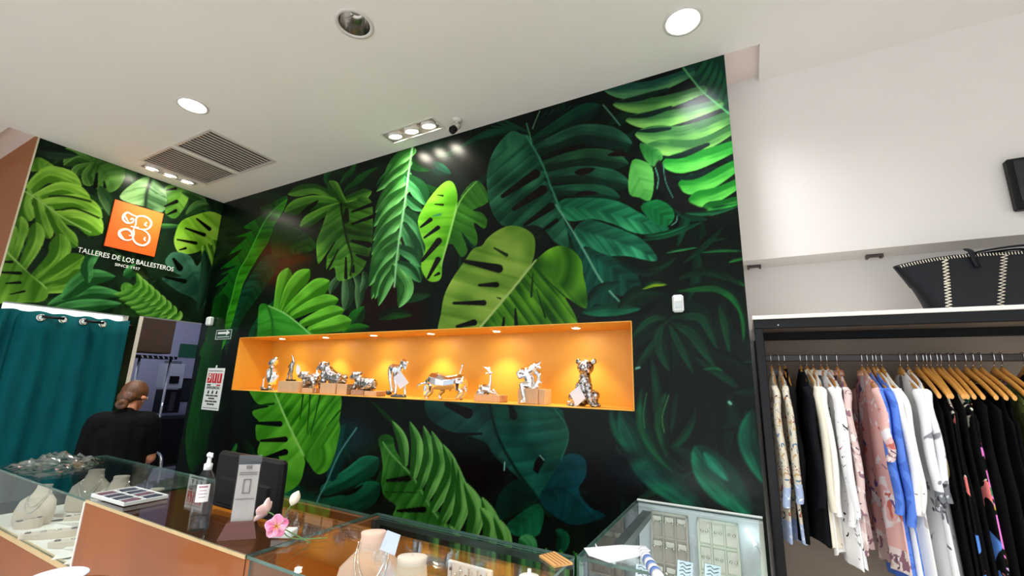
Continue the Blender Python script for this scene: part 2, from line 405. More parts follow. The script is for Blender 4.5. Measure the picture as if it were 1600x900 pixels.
    c.blade(1, [(500, 410), (450, 450), (385, 500)], 26, (10, 20, 10), (14, 22, 12), 1, 'l', 0)
    # --- long centre leaf with combed fingers
    gl = ((38, 92, 36), (120, 190, 108)); gd = ((24, 70, 34), (80, 150, 92))
    for q in [((1030, 130), (960, 180), (870, 310), 80), ((1015, 200), (930, 270), (828, 360), 56), ((1005, 270), (910, 360), (822, 480), 78), ((995, 350), (900, 430), (812, 560), 74), ((985, 430), (890, 520), (808, 640), 70), ((970, 510), (880, 600), (800, 720), 76), ((958, 600), (860, 690), (793, 800), 70), ((948, 660), (850, 760), (788, 890), 80), ((940, 720), (860, 820), (800, 970), 70)]:
        c.blade(1, q[:3], q[3], *gl, -1, 'p')
    for q in [((1012, 290), (1070, 350), (1110, 440), 100), ((1000, 490), (1060, 560), (1102, 720), 110), ((985, 560), (1040, 680), (1082, 875), 90), ((1005, 400), (1050, 440), (1095, 470), 60)]:
        c.blade(1, q[:3], q[3], *gd, 1, 'p')
    for q in [((1200, 310), (1110, 420), (1038, 552), 66), ((1195, 390), (1110, 500), (1072, 628), 62), ((1190, 450), (1130, 560), (1092, 668), 62), ((1195, 450), (1250, 560), (1212, 678), 100)]:
        c.blade(4, q[:3], q[3], *gl, -1, 'p')
    for q in [((1215, 330), (1290, 370), (1342, 440), 76), ((1212, 420), (1270, 450), (1338, 530), 66)]:
        c.blade(4, q[:3], q[3], *gd, 1, 'p')
    c.line(1, [(1032, 110), (1010, 260), (990, 420), (962, 600), (942, 750), (930, 900)], 1.6, (150, 205, 150))
    # --- bright twin-lobed leaf
    c.leaf(1, [(1290, 425), (1330, 350), (1390, 298), (1442, 338), (1462, 420), (1375, 465), (1420, 478), (1456, 520), (1440, 572), (1380, 535), (1402, 620), (1385, 670), (1310, 590), (1345, 690), (1310, 732), (1262, 660), (1225, 640)], [(1400, 300), (1300, 420), (1240, 620)], ((36, 90, 24), (75, 145, 50)), ((28, 70, 20), (84, 150, 62)), sp=14, k=.2, ribc=(120, 180, 80), ribw=1.0)
    c.leaf(1, [(1288, 425), (1270, 320), (1222, 303), (1150, 370), (1090, 460), (1063, 530), (1085, 620), (1107, 680), (1088, 740), (1083, 800), (1118, 862), (1160, 872), (1195, 850), (1205, 760), (1245, 620)], [(1288, 430), (1240, 610), (1195, 780)], ((62, 140, 20), (128, 202, 62)), ((62, 140, 20), (138, 206, 66)), sp=22, k=.3, amp=.4, base=.55, ribc=(150, 205, 110),
           holes=[((1080, 562), (1135, 520), 24), ((1100, 622), (1178, 565), 24), ((1088, 752), (1182, 640), 36), ((1120, 852), (1178, 745), 30), ((1158, 838), (1182, 825), 18), ((1160, 432), (1205, 436), 12), ((1175, 380), (1205, 384), 10), ((1150, 500), (1190, 490), 14, (60, 130, 90))])
    # --- big dark teal leaf
    T1, T2 = ((12, 62, 42), (58, 130, 92)), ((12, 58, 46), (40, 110, 84))
    c.leaf(2, [(340, 500), (270, 470), (210, 455), (130, 540), (85, 640), (75, 760), (100, 900), (160, 985), (250, 1010), (330, 985), (400, 1010), (460, 1080), (540, 1110), (520, 980), (470, 850), (390, 640)], [(335, 500), (385, 630), (435, 760), (490, 890), (560, 1040)], T2, T1, sp=16, k=.35, ribc=(80, 150, 120), ribw=1.5,
           holes=[((165, 822), (352, 695), 52, (22, 12, 12)), ((228, 895), (392, 785), 52, (22, 12, 12)), ((290, 985), (440, 880), 44, (16, 20, 16)), ((360, 1040), (470, 960), 26, (10, 20, 16))], amp=.65)
    for q in [((350, 510), (540, 400), (722, 308), 110, (6, 38, 30), (18, 80, 58)), ((370, 560), (620, 470), (900, 525), 130, (14, 46, 36), (44, 98, 72)), ((405, 650), (640, 600), (880, 640), 110, (16, 48, 32), (44, 96, 62)), ((430, 715), (640, 700), (890, 760), 120, (14, 46, 34), (40, 100, 70)), ((455, 790), (640, 790), (830, 830), 90, (10, 50, 36), (34, 96, 66))]:
        c.blade(2, q[:3], q[3], q[4], q[5], -1, 'f')
    for p, q, w in [((500, 560), (640, 520), 26), ((570, 690), (690, 665), 40), ((575, 812), (710, 805), 26), ((760, 590), (900, 590), 30)]:
        c.blade(2, [p, ((p[0] + q[0]) / 2, p[1] - 8), q], w, (24, 12, 14), (26, 16, 16), 1, 'l', 0)
    c.leaf(3, [(850, -20), (1000, -40), (1180, -20), (1330, 60), (1470, 130), (1400, 165), (1280, 160), (1160, 110), (1040, 80), (900, 90)], [(850, 10), (1050, 30), (1250, 80), (1460, 135)], ((16, 84, 56), (50, 150, 100)), ((18, 90, 60), (66, 170, 112)), sp=26, k=1.5, base=.5)
    c.leaf(3, [(930, 150), (1000, 85), (1070, 95), (1200, 140), (1310, 190), (1380, 260), (1405, 312), (1360, 318), (1230, 290), (1100, 290), (1000, 260)], [(930, 130), (1130, 190), (1290, 250), (1400, 312)], ((18, 72, 54), (42, 130, 92)), ((20, 92, 66), (82, 190, 134)), sp=30, k=1.5, base=.5)
    c.leaf(3, [(980, 240), (1080, 270), (1180, 310), (1270, 370), (1308, 440), (1304, 500), (1240, 520), (1150, 500), (1085, 430)], [(985, 250), (1120, 340), (1300, 490)], ((8, 52, 40), (30, 110, 84)), ((8, 58, 44), (32, 124, 98)), sp=22, k=1.0)
    c.leaf(3, [(880, 110), (960, 220), (1040, 340), (1100, 430), (1180, 530), (1290, 600), (1180, 610), (1060, 560), (1000, 600), (990, 400), (940, 250)], [(890, 110), (990, 260), (1080, 420), (1200, 560)], ((8, 58, 44), (24, 100, 80)), ((8, 58, 44), (24, 104, 84)), sp=18, ribc=(120, 180, 150), ribw=1.3)
    c.line(3, [(830, 0), (900, 110), (990, 260), (1080, 420), (1160, 520)], 1.5, (110, 170, 140))
    c.line(2, [(300, 480), (385, 630), (435, 760), (490, 890)], 1.6, (60, 140, 105))
    c.blade(3, [(980, 610), (1100, 600), (1310, 590)], 70, (10, 70, 50), (30, 120, 84), 1, 'l')
    c.blade(3, [(1000, 560), (1080, 480), (1200, 440)], 60, (8, 40, 30), (20, 80, 60), 1, 'l')
    # --- bright heart leaf over the niche
    c.leaf(3, [(690, 335), (712, 240), (700, 170), (640, 130), (570, 118), (500, 145), (440, 190), (410, 232), (360, 250), (315, 315), (268, 380), (225, 450), (195, 520), (178, 620), (170, 760), (400, 760), (500, 580), (600, 460)], [(695, 335), (590, 470), (400, 695), (340, 770)], ((74, 118, 34), (156, 190, 84)), ((74, 120, 32), (160, 194, 88)), sp=30, k=.45, amp=.4, glow=.4, base=.42, ribc=(180, 205, 120),
           holes=[((318, 322), (505, 362), 50), ((395, 456), (492, 453), 32), ((250, 558), (420, 556), 32), ((270, 690), (365, 668), 36), ((480, 245), (550, 285), 20, (30, 50, 14)), ((495, 525), (515, 532), 10)])
    c.leaf(3, [(690, 340), (730, 300), (790, 252), (860, 232), (930, 262), (975, 320), (985, 400), (1002, 480), (1005, 582), (960, 572), (880, 520), (925, 600), (955, 680), (930, 760), (340, 770), (400, 695), (600, 460)], [(695, 335), (590, 470), (400, 695), (340, 770)], ((30, 88, 14), (112, 176, 46)), ((30, 88, 14), (112, 176, 46)), sp=15, k=.25, amp=.85, base=.5, ribc=(180, 205, 120),
           holes=[((700, 390), (690, 520), 12, (22, 50, 12)), ((720, 480), (770, 640), 10, (22, 52, 12)), ((600, 590), (605, 690), 22), ((535, 640), (530, 700), 22), ((770, 420), (880, 520), 8, (22, 60, 14))])
    c.line(3, [(715, 315), (590, 470), (400, 695)], 1.5, (185, 210, 130))
    # --- fingers at the lower left
    gl = ((56, 124, 24), (120, 196, 66))
    for q in [((500, 700), (530, 560), (565, 445), 90), ((530, 690), (590, 560), (690, 455), 96), ((565, 700), (680, 600), (805, 520), 110), ((600, 720), (720, 660), (858, 630), 90), ((650, 770), (770, 720), (890, 692), 84), ((700, 810), (820, 780), (935, 755), 100)]:
        c.blade(4, q[:3], q[3], *gl, -1, 'f', vein=.1)
    c.leaf(4, [(388, 710), (395, 665), (420, 652), (470, 672), (560, 720), (640, 780), (720, 850), (640, 900), (400, 900), (385, 800)], [(440, 660), (470, 760), (470, 900)], ((40, 120, 30), (84, 176, 66)), ((46, 128, 34), (92, 186, 72)), sp=24, k=.3, ribc=(40, 110, 40))
    c.line(4, [(450, 668), (560, 722), (690, 830)], 1.2, (150, 205, 120))
    # --- big banded leaf, top right
    c.poly(2, [(1180, 90), (1430, 0), (1470, 380), (1420, 330), (1290, 220)], (18, 68, 52), 2, 1)
    for k in range(7):
        c.blade(2, [(1240 + k * 34, 150 + k * 34), (1290 + k * 30, 90 + k * 30), (1330 + k * 26, 20 + k * 26)], 40, (14, 58, 44), (34, 98, 62), 1, 'l')
    BL = ((58, 112, 60), (122, 178, 92)); BG = ((40, 142, 50), (104, 205, 88))
    for q in [((1230, 120), (980, 215), (742, 222), 96, ((32, 84, 70), (92, 148, 96))), ((1300, 220), (1040, 300), (790, 302), 92, BL), ((1390, 300), (1110, 380), (862, 392), 100, BL), ((1460, 370), (1180, 480), (915, 470), 130, BL), ((1470, 440), (1260, 540), (970, 540), 96, BL), ((1475, 540), (1260, 620), (1065, 640), 120, BG), ((1485, 650), (1320, 740), (1155, 765), 120, BG), ((1500, 750), (1360, 820), (1215, 850), 100, BG), ((1510, 840), (1400, 880), (1290, 900), 80, ((30, 110, 44), (80, 180, 80)))]:
        c.blade(2, q[:3], q[3], *q[4], -1, 'f', vein=.05, gain=.35)
    for p, m_, q, w in [((800, 290), (930, 268), (1100, 218), 34), ((860, 375), (980, 362), (1120, 318), 30), ((920, 455), (1010, 450), (1115, 438), 26), ((1070, 605), (1180, 590), (1330, 528), 34), ((1110, 715), (1240, 715), (1370, 660), 30)]:
        c.blade(2, [q, m_, p], w, (14, 40, 34), (16, 44, 36), 1, 'p', 0)
    c.line(2, [(1190, 95), (1290, 220), (1370, 290), (1450, 355)], 1.4, (110, 190, 120))
    c.leaf(2, [(900, 620), (960, 622), (1012, 660), (1022, 760), (1000, 848), (940, 830), (885, 812), (878, 730)], [(900, 620), (950, 740), (1000, 850)], ((60, 140, 58), (112, 190, 96)), ((60, 140, 58), (104, 180, 90)), sp=30)
    c.leaf(2, [(945, 520), (1050, 560), (1072, 610), (1020, 655), (965, 600)], [(950, 525), (1070, 610)], ((44, 112, 52), (92, 170, 84)), ((40, 112, 48), (84, 160, 80)), sp=20)
    c.poly(2, [(1030, 650), (1062, 620), (1090, 680), (1150, 740), (1230, 860), (1330, 900), (1180, 930), (1080, 800), (1030, 760)], (22, 26, 26), 3)
    c.line(2, [(1030, 660), (1048, 720), (1040, 780)], .9, (90, 170, 130)); c.line(2, [(1075, 640), (1090, 740), (1130, 830)], .8, (70, 140, 110))
    c.leaf(3, [(1310, 10), (1400, -30), (1480, 10), (1502, 70), (1455, 125), (1380, 95)], [(1320, 0), (1420, 50), (1490, 110)], ((12, 92, 44), (40, 150, 84)), ((12, 92, 44), (36, 140, 80)), sp=12, rim=.3)
    c.line(2, [(735, 305), (790, 370), (830, 420)], .9, (110, 170, 140)); c.line(2, [(375, 340), (345, 410), (335, 440)], .8, (110, 150, 120)); c.line(2, [(300, 410), (320, 480), (330, 530)], .9, (90, 160, 110))
    # --- dark right side
    for q in [((290, 630), (240, 740), (110, 900), 70), ((270, 640), (255, 760), (300, 900), 80), ((300, 645), (370, 760), (430, 910), 70), ((310, 630), (440, 690), (550, 880), 100), ((280, 620), (200, 640), (100, 720), 70), ((300, 610), (420, 560), (560, 660), 90), ((330, 600), (480, 600), (560, 780), 80)]:
        c.blade(5, q[:3], q[3], (8, 32, 22), (22, 84, 52), 1, 'l', .2, 3)
    for q, w, lt in [(((340, 465), (560, 445), (690, 560), (700, 740)), 60, (28, 116, 52)), (((570, 540), (610, 660), (625, 800)), 60, (22, 92, 52)), (((500, 360), (620, 390), (710, 440)), 40, (22, 80, 48)), (((340, 400), (480, 360), (640, 410)), 44, (16, 62, 42)), (((20, 560), (120, 470), (270, 480)), 60, (16, 64, 44)), (((180, 350), (260, 330), (330, 290)), 30, (22, 66, 44)), (((20, 310), (160, 370), (260, 350)), 40, (16, 54, 40))]:
        c.blade(5, q, w, (8, 34, 22), lt, 1, 'l', .2, 2.5)
    for q, w, col in [(((150, 455), (210, 430), (285, 432)), 30, (120, 160, 40)), (((280, 260), (350, 245), (445, 232)), 14, (60, 140, 80)), (((470, 258), (580, 248), (700, 250)), 14, (40, 130, 64)), (((620, 310), (670, 295), (710, 292)), 16, (50, 150, 64)), (((380, 45), (520, 45), (680, 5)), 26, (40, 110, 70)), (((520, 22), (600, 10), (680, -10)), 20, (60, 170, 70)), (((150, 190), (300, 160), (480, 90)), 30, (20, 84, 54)), (((160, 170), (280, 150), (400, 110)), 20, (30, 110, 70)), (((480, 205), (560, 190), (620, 180)), 8, (30, 70, 50)), (((670, 410), (700, 430), (715, 450)), 20, (40, 130, 60)), (((480, 890), (540, 880), (590, 900)), 20, (20, 120, 70))]:
        c.blade(5, q, w, (12, 60, 34), col, 1, 'l', .2, 1.6)
    c.line(5, [(118, 885), (136, 880)], 1.6, (150, 220, 190)); c.line(5, [(340, 60), (335, 90), (310, 110)], 1.0, (90, 150, 130))
    # --- soft teal leaves, low right
    for q, w, dk, lt in [(((860, 110), (900, 230), (960, 320)), 60, (8, 40, 32), (22, 96, 70)), (((900, 120), (960, 240), (1060, 400), (1300, 600)), 150, (10, 52, 42), (28, 112, 84)), (((1000, 20), (1005, 180), (1060, 300), (1140, 400)), 60, (8, 44, 30), (26, 104, 62)), (((1110, 40), (1085, 180), (1115, 330)), 60, (8, 40, 24), (28, 96, 54)), (((1240, 280), (1320, 400), (1500, 600)), 170, (8, 62, 48), (30, 128, 94)), (((1500, 120), (1480, 260), (1560, 460)), 90, (8, 54, 44), (26, 118, 88)), (((1280, 310), (1330, 370), (1390, 440)), 46, (20, 110, 84), (48, 160, 124)), (((880, 280), (910, 315), (960, 328)), 16, (20, 60, 48), (70, 110, 84)), (((1160, 40), (1150, 150), (1130, 230)), 40, (6, 26, 18), (16, 66, 40))]:
        c.blade(7, q, w, dk, lt, 1, 'l', .1, 5)
    c.line(7, [(1120, 50), (1090, 150), (1100, 220)], 1.0, (90, 160, 90), .8); c.line(7, [(1020, 40), (1005, 130), (1010, 200)], 1.0, (70, 140, 84), .8); c.line(7, [(1394, 82), (1402, 90)], 2.2, (150, 220, 190))
    c.poly(7, [(740, 330), (900, 300), (1000, 330), (900, 400), (1000, 480), (900, 560), (700, 560), (720, 480)], (15, 14, 22), 20, 3, .8)
    c.poly(7, [(880, 400), (1000, 390), (1090, 420), (1000, 450)], (40, 58, 70), 26, 3, .6)
    # --- big dark monstera under the niche
    c.leaf(7, [(16, 130), (40, 60), (300, 50), (600, 95), (650, 180), (662, 255), (630, 350), (585, 425), (525, 520), (440, 430), (330, 330), (280, 260), (140, 220), (60, 180)], [(300, 70), (340, 230), (420, 380), (520, 515)], ((12, 62, 52), (34, 112, 92)), ((16, 50, 46), (40, 98, 84)), sp=26, k=.5, ribc=(8, 34, 28), ribw=2.0, amp=.5,
           holes=[((110, 92), (205, 132), 50, (22, 12, 14)), ((270, 226), (90, 232), 20, (14, 12, 14)), ((395, 80), (415, 145), 36, (10, 24, 20))])
    c.leaf(7, [(640, 330), (700, 318), (742, 350), (742, 420), (708, 482), (760, 560), (830, 600), (700, 640), (600, 600), (530, 520), (590, 420)], [(560, 480), (640, 470), (740, 560)], ((8, 60, 66), (18, 92, 100)), ((6, 44, 46), (14, 76, 80)), sp=30)
    c.poly(7, [(160, 330), (330, 340), (370, 400), (330, 470), (250, 500), (180, 420)], (13, 9, 12), 18)
    c.leaf(7, [(440, 430), (525, 515), (480, 560), (400, 600), (330, 620), (350, 500)], [(500, 520), (350, 600)], ((5, 34, 26), (12, 64, 46)), ((5, 34, 26), (10, 56, 42)), sp=18)
    c.leaf(7, [(380, 650), (440, 590), (520, 545), (550, 580), (545, 640), (520, 690), (430, 690)], [(540, 560), (400, 680)], ((10, 70, 44), (26, 116, 76)), ((10, 66, 42), (24, 110, 70)), sp=18, rim=.3)
    c.poly(7, [(542, 318), (556, 350), (524, 408), (502, 392), (512, 350)], (8, 8, 10), 1.5, 1)
    c.line(7, [(534, 324), (552, 345)], 1.0, (120, 190, 170)); c.line(7, [(374, 356), (372, 392)], 1.0, (150, 210, 190)); c.line(7, [(600, 112), (655, 190), (662, 255), (630, 345)], 1.0, (50, 130, 110), .8)
    c.blade(7, [(620, 770), (640, 700), (605, 660)], 60, (8, 50, 34), (18, 90, 58), 1, 'l')
    c.blade(7, [(470, 840), (480, 740), (440, 700)], 90, (30, 100, 50), (70, 150, 90), 1, 'f')
    # --- combed leaf in the middle, low
    F1 = ((40, 100, 34), (120, 182, 96))
    c.leaf(6, [(985, 310), (1030, 285), (1070, 310), (1080, 370), (1130, 450), (1190, 530), (1260, 640), (1380, 800), (1420, 860), (1200, 830), (1070, 760), (1085, 690), (1020, 640), (1000, 560), (1010, 470), (1000, 390)], [(1010, 330), (1060, 400), (1190, 540), (1280, 700), (1400, 850)], ((26, 86, 26), (72, 150, 56)), ((30, 90, 26), (84, 160, 64)), sp=22, k=.6, ribc=(110, 170, 90), holes=[((1035, 548), (1155, 535), 36), ((1095, 720), (1240, 712), 36), ((1020, 612), (1200, 616), 7, (20, 50, 20))])
    for q in [((1135, 450), (1120, 320), (1062, 208), 60), ((1185, 520), (1205, 350), (1162, 212), 72), ((1220, 580), (1275, 400), (1240, 236), 74), ((1260, 640), (1335, 440), (1285, 265), 84), ((1300, 700), (1400, 500), (1350, 340), 84), ((1345, 780), (1430, 580), (1405, 415), 84), ((1400, 860), (1460, 680), (1440, 480), 88), ((1500, 900), (1540, 720), (1470, 552), 96), ((1590, 960), (1630, 800), (1570, 640), 90)]:
        c.blade(6, q[:3], q[3], *F1, 1, 'p')
    for q in [((300, 760), (310, 640), (262, 560), 74), ((380, 800), (370, 690), (325, 600), 66), ((100, 800), (150, 720), (120, 640), 60), ((60, 820), (60, 740), (40, 660), 50)]:
        c.blade(7, q[:3], q[3], *F1, 1, 'p')
    for k in range(9):
        c.blade(0, [(730 + k * 22, 930), (728 + k * 22, 880), (720 + k * 22, 838 + k * 3)], 14, (20, 70, 26), (84, 160, 70), 1, 'p')
    # --- dark leaf with light rib
    c.poly(6, [(760, 200), (900, 230), (940, 330), (860, 400), (760, 380)], (26, 58, 66), 30, 3, .8)
    for q, dk, lt in [(((690, 600), (840, 520), (988, 422), 130), (8, 66, 42), (34, 128, 92)), (((660, 690), (840, 670), (992, 565), 140), (8, 62, 40), (24, 108, 72)), (((620, 800), (770, 760), (900, 690), 120), (6, 46, 30), (14, 80, 52)), (((600, 850), (720, 850), (860, 780), 100), (5, 36, 26), (12, 64, 44)), (((640, 660), (540, 640), (450, 560), 100), (6, 60, 40), (16, 92, 64)), (((610, 740), (520, 680), (460, 580), 90), (12, 84, 50), (34, 130, 88)), (((585, 840), (520, 750), (440, 660), 80), (10, 76, 46), (28, 118, 76)), (((720, 520), (760, 400), (800, 230), 110), (6, 50, 44), (16, 84, 74))]:
        c.blade(6, q[:3], q[3], dk, lt, -1, 'f')
    c.blade(6, [(540, 840), (520, 780), (490, 720)], 44, (8, 10, 10), (10, 12, 12), 1, 'l', 0)
    c.blade(6, [(770, 630), (840, 610), (900, 570)], 26, (6, 16, 14), (8, 20, 16), 1, 'l', 0)
    c.line(6, [(860, 250), (760, 400), (690, 560), (640, 660), (585, 850)], 1.4, (84, 140, 138))
    # --- heart leaf under the niche, left
    c.leaf(6, [(400, 10), (262, 30), (268, 70), (300, 112), (365, 128), (276, 150), (276, 180), (305, 212), (288, 240), (292, 310), (312, 330), (298, 380), (318, 412), (422, 416), (420, 520), (422, 620), (470, 612), (535, 565), (560, 490), (562, 408), (470, 220)], [(385, 20), (470, 220), (560, 405)], ((52, 132, 22), (112, 190, 62)), ((52, 132, 22), (112, 190, 62)), sp=26, k=.3, amp=.5, glow=.2, ribc=(140, 200, 100), holes=[((290, 222), (425, 226), 32), ((320, 322), (455, 314), 32), ((330, 424), (455, 386), 36), ((270, 128), (390, 112), 14, (24, 70, 14))])
    c.leaf(6, [(385, 10), (600, 0), (740, 40), (772, 70), (775, 120), (762, 210), (768, 260), (742, 380), (710, 470), (672, 506), (630, 505), (590, 450), (560, 400), (470, 220)], [(385, 20), (470, 220), (560, 405)], ((36, 112, 14), (96, 178, 50)), ((26, 92, 12), (74, 158, 38)), sp=17, k=-.6, amp=.85, ribc=(140, 200, 100), holes=[((580, 280), (600, 40), 9, (22, 74, 12)), ((600, 290), (660, 40), 9, (22, 74, 12)), ((540, 200), (560, 40), 10, (22, 74, 12)), ((690, 240), (768, 150), 8, (22, 74, 12))])
    c.line(6, [(400, 60), (470, 220), (560, 405)], 1.3, (150, 205, 110))
    # --- small blades, far left low
    for q, w in [(((35, 370), (30, 310), (20, 245)), 36), (((75, 380), (60, 310), (45, 245)), 34), (((85, 380), (130, 310), (115, 215)), 66), (((130, 400), (160, 370), (180, 335)), 40), (((-70, 400), (-60, 300), (-80, 230)), 40)]:
        c.blade(6, q, w, (14, 60, 26), (44, 124, 54), 1, 'l')
    c.blade(0, [(346, 470), (322, 600), (300, 740)], 40, (10, 60, 14), (20, 92, 24), 1, 'f', .05)
    c.blade(0, [(352, 640), (345, 690), (330, 740)], 40, (8, 10, 8), (12, 22, 12), 1, 'l', 0)

def paint_left(c):
    x, y = c.x, c.y
    n = vnoise(x / 40, y / 40) * .6 + vnoise(x / 16 + 70, y / 20) * .4
    c.c = np.array((16, 30, 18.0)) + n[:, None] * np.array((22, 40, 24.0))
    rr = random.Random(9)
    for _ in range(70):
        a = rr.uniform(0, 2 * PI); L = rr.uniform(30, 80); X = rr.uniform(-20, 360); Y = rr.uniform(215, 520); b = rr.uniform(.5, 1)
        c.blade(0, [(X, Y), (X + L * .5 * math.cos(a) + 6, Y + L * .5 * math.sin(a)), (X + L * math.cos(a), Y + L * math.sin(a))], rr.uniform(12, 30), (18, 40, 24), (62 * b, 112 * b, 56 * b), rr.choice((-1, 1)), 'l', .15, 2)
    G = ((66, 118, 30), (140, 190, 78)); H = ((84, 140, 36), (160, 212, 86)); M = ((50, 92, 34), (116, 164, 78))
    # top leaves
    c.leaf(8, [(395, 170), (440, 110), (520, 95), (590, 140), (605, 210), (560, 272), (500, 280), (440, 240)], [(420, 110), (500, 170), (560, 265)], M, ((44, 84, 34), (100, 150, 66)), sp=22, k=.4, holes=[((470, 190), (462, 250), 24), ((505, 230), (508, 255), 18), ((395, 225), (420, 245), 24)])
    for q, w in [(((440, 120), (380, 80), (302, 100)), 56), (((430, 130), (370, 110), (310, 150)), 60), (((430, 150), (380, 170), (362, 205)), 54), (((450, 150), (420, 200), (440, 250)), 56)]:
        c.blade(8, q, w, *M, 1)
    c.blade(8, [(180, 80), (260, 90), (380, 100)], 60, (24, 40, 30), (50, 78, 56), 1, 'l')
    c.leaf(8, [(180, 110), (230, 130), (272, 165), (220, 172), (150, 180), (140, 150)], [(170, 120), (265, 168)], G, G, sp=20)
    c.leaf(8, [(580, 300), (640, 240), (720, 205), (790, 255), (812, 320), (785, 378), (700, 350), (620, 330)], [(735, 208), (712, 280), (705, 350)], ((64, 100, 62), (150, 190, 140)), ((84, 120, 74), (150, 190, 130)), sp=16, k=.4, ribc=(36, 50, 40), ribw=2.5, amp=.8)
    c.leaf(8, [(800, 258), (860, 243), (915, 290), (895, 350), (850, 408), (800, 380), (815, 320)], [(880, 260), (850, 400)], ((64, 110, 40), (128, 172, 76)), ((64, 110, 40), (110, 160, 66)), sp=22, holes=[((808, 270), (852, 262), 14), ((800, 348), (856, 325), 18), ((812, 388), (852, 370), 16)])
    for q, w in [(((1000, 330), (930, 290), (880, 280)), 50), (((1010, 340), (960, 350), (900, 390)), 56)]:
        c.blade(8, q, w, (34, 70, 34), (84, 124, 66), 1, 'l')
    c.blade(8, [(480, 250), (520, 330), (540, 400)], 60, (40, 76, 40), (96, 130, 80), 1, 'l'); c.blade(8, [(420, 290), (450, 330), (500, 360)], 60, (36, 76, 34), (84, 124, 70), 1, 'l')
    # big bright leaf at the left
    for q, w, k in [(((130, 285), (240, 195), (395, 255)), 96, H), (((170, 310), (300, 265), (440, 325)), 84, H), (((215, 340), (360, 330), (495, 405)), 96, H), (((280, 400), (400, 410), (495, 480)), 110, H), (((130, 285), (120, 350), (150, 420)), 90, G), (((180, 320), (210, 430), (245, 505)), 80, G), (((240, 370), (300, 470), (375, 545)), 80, G)]:
        c.blade(8, q, w, *k, -1, 'f')
    for p, m_, q in [((440, 325), (330, 300), (240, 300)), ((480, 405), (370, 360), (300, 365))]:
        c.line(8, [p, m_, q], 1.6, (24, 50, 20))
    c.line(8, [(110, 270), (190, 320), (300, 400), (440, 475)], 1.2, (170, 210, 120))
    # lower left leaf
    for q, w in [(((110, 640), (170, 520), (175, 425)), 86), (((60, 600), (90, 480), (100, 395)), 90), (((40, 590), (50, 500), (70, 440)), 60), (((180, 690), (280, 590), (290, 480)), 110), (((210, 720), (340, 640), (410, 590)), 110), (((235, 745), (350, 720), (425, 660)), 96)]:
        c.blade(8, q, w, *G, 1, 'f')
    c.leaf(8, [(20, 550), (60, 590), (150, 680), (230, 748), (215, 805), (120, 815), (-40, 800), (-30, 600)], [(20, 560), (120, 650), (230, 748)], H, G, sp=26, k=.3, holes=[((-10, 618), (58, 618), 14), ((-10, 668), (98, 673), 16), ((30, 722), (98, 718), 14), ((50, 775), (120, 760), 10)], ribc=(160, 200, 110))
    # lower middle
    for q, w in [(((230, 830), (430, 770), (600, 778)), 80), (((250, 850), (450, 830), (590, 820)), 70), (((300, 800), (420, 700), (560, 690)), 90), (((400, 620), (420, 660), (430, 720)), 60), (((480, 560), (430, 620), (430, 690)), 60), (((600, 690), (650, 660), (700, 690)), 60)]:
        c.blade(8, q, w, (30, 84, 38), (80, 150, 84), -1, 'l')
    c.blade(8, [(640, 650), (680, 660), (720, 700)], 50, (20, 34, 16), (56, 74, 34), 1, 'l')
    # fern, lower right
    c.leaf(8, [(590, 730), (625, 720), (680, 770), (760, 850), (820, 900), (700, 890), (600, 790)], [(600, 725), (750, 850), (820, 900)], ((60, 124, 40), (124, 184, 80)), ((60, 124, 40), (124, 184, 80)), sp=14)
    for k in range(8):
        a = (640 + k * 27, 755 + k * 22); c.blade(8, [a, (a[0] + 40, a[1] - 30), (a[0] + 22 + k * 3, a[1] - 82 + k * 4)], 40, (66, 130, 40), (142, 196, 92), 1, 'p')
        c.blade(8, [a, (a[0] - 40, a[1] + 20), (a[0] - 90, a[1] + 20)], 30, (60, 120, 40), (120, 180, 80), 1, 'p')
    # right heart and dark monstera
    c.leaf(8, [(850, 480), (880, 420), (950, 390), (1020, 374), (1080, 398), (1106, 450), (1096, 492), (1000, 550), (930, 578), (870, 575), (845, 530)], [(1100, 485), (1000, 545), (930, 575)], ((76, 128, 28), (158, 202, 80)), ((86, 138, 30), (160, 204, 84)), sp=24, k=.3, rim=.3, holes=[((955, 410), (1015, 458), 20), ((900, 455), (990, 487), 18), ((860, 510), (950, 527), 16), ((870, 560), (900, 552), 12)])
    for q in [((1085, 490), (1095, 580), (1068, 665), 66), ((1040, 525), (1060, 600), (1035, 660), 54), ((990, 550), (1005, 620), (1000, 670), 54), ((1010, 540), (1030, 600), (1020, 650), 40)]:
        c.blade(8, q[:3], q[3], *G, 1, 'f')
    c.leaf(8, [(800, 620), (830, 575), (875, 572), (925, 592), (955, 640), (990, 590), (1015, 610), (1028, 690), (1010, 780), (985, 830), (930, 790), (870, 765), (820, 730), (785, 695), (880, 690), (840, 665)], [(900, 600), (950, 700), (985, 820)], ((40, 86, 66), (92, 148, 116)), ((34, 76, 58), (80, 130, 100)), sp=26, k=.4, holes=[((842, 605), (872, 648), 32), ((800, 692), (895, 712), 22)], rim=.3)
    c.blade(8, [(990, 560), (1000, 700), (960, 860)], 60, (20, 50, 36), (44, 84, 58), 1, 'l')

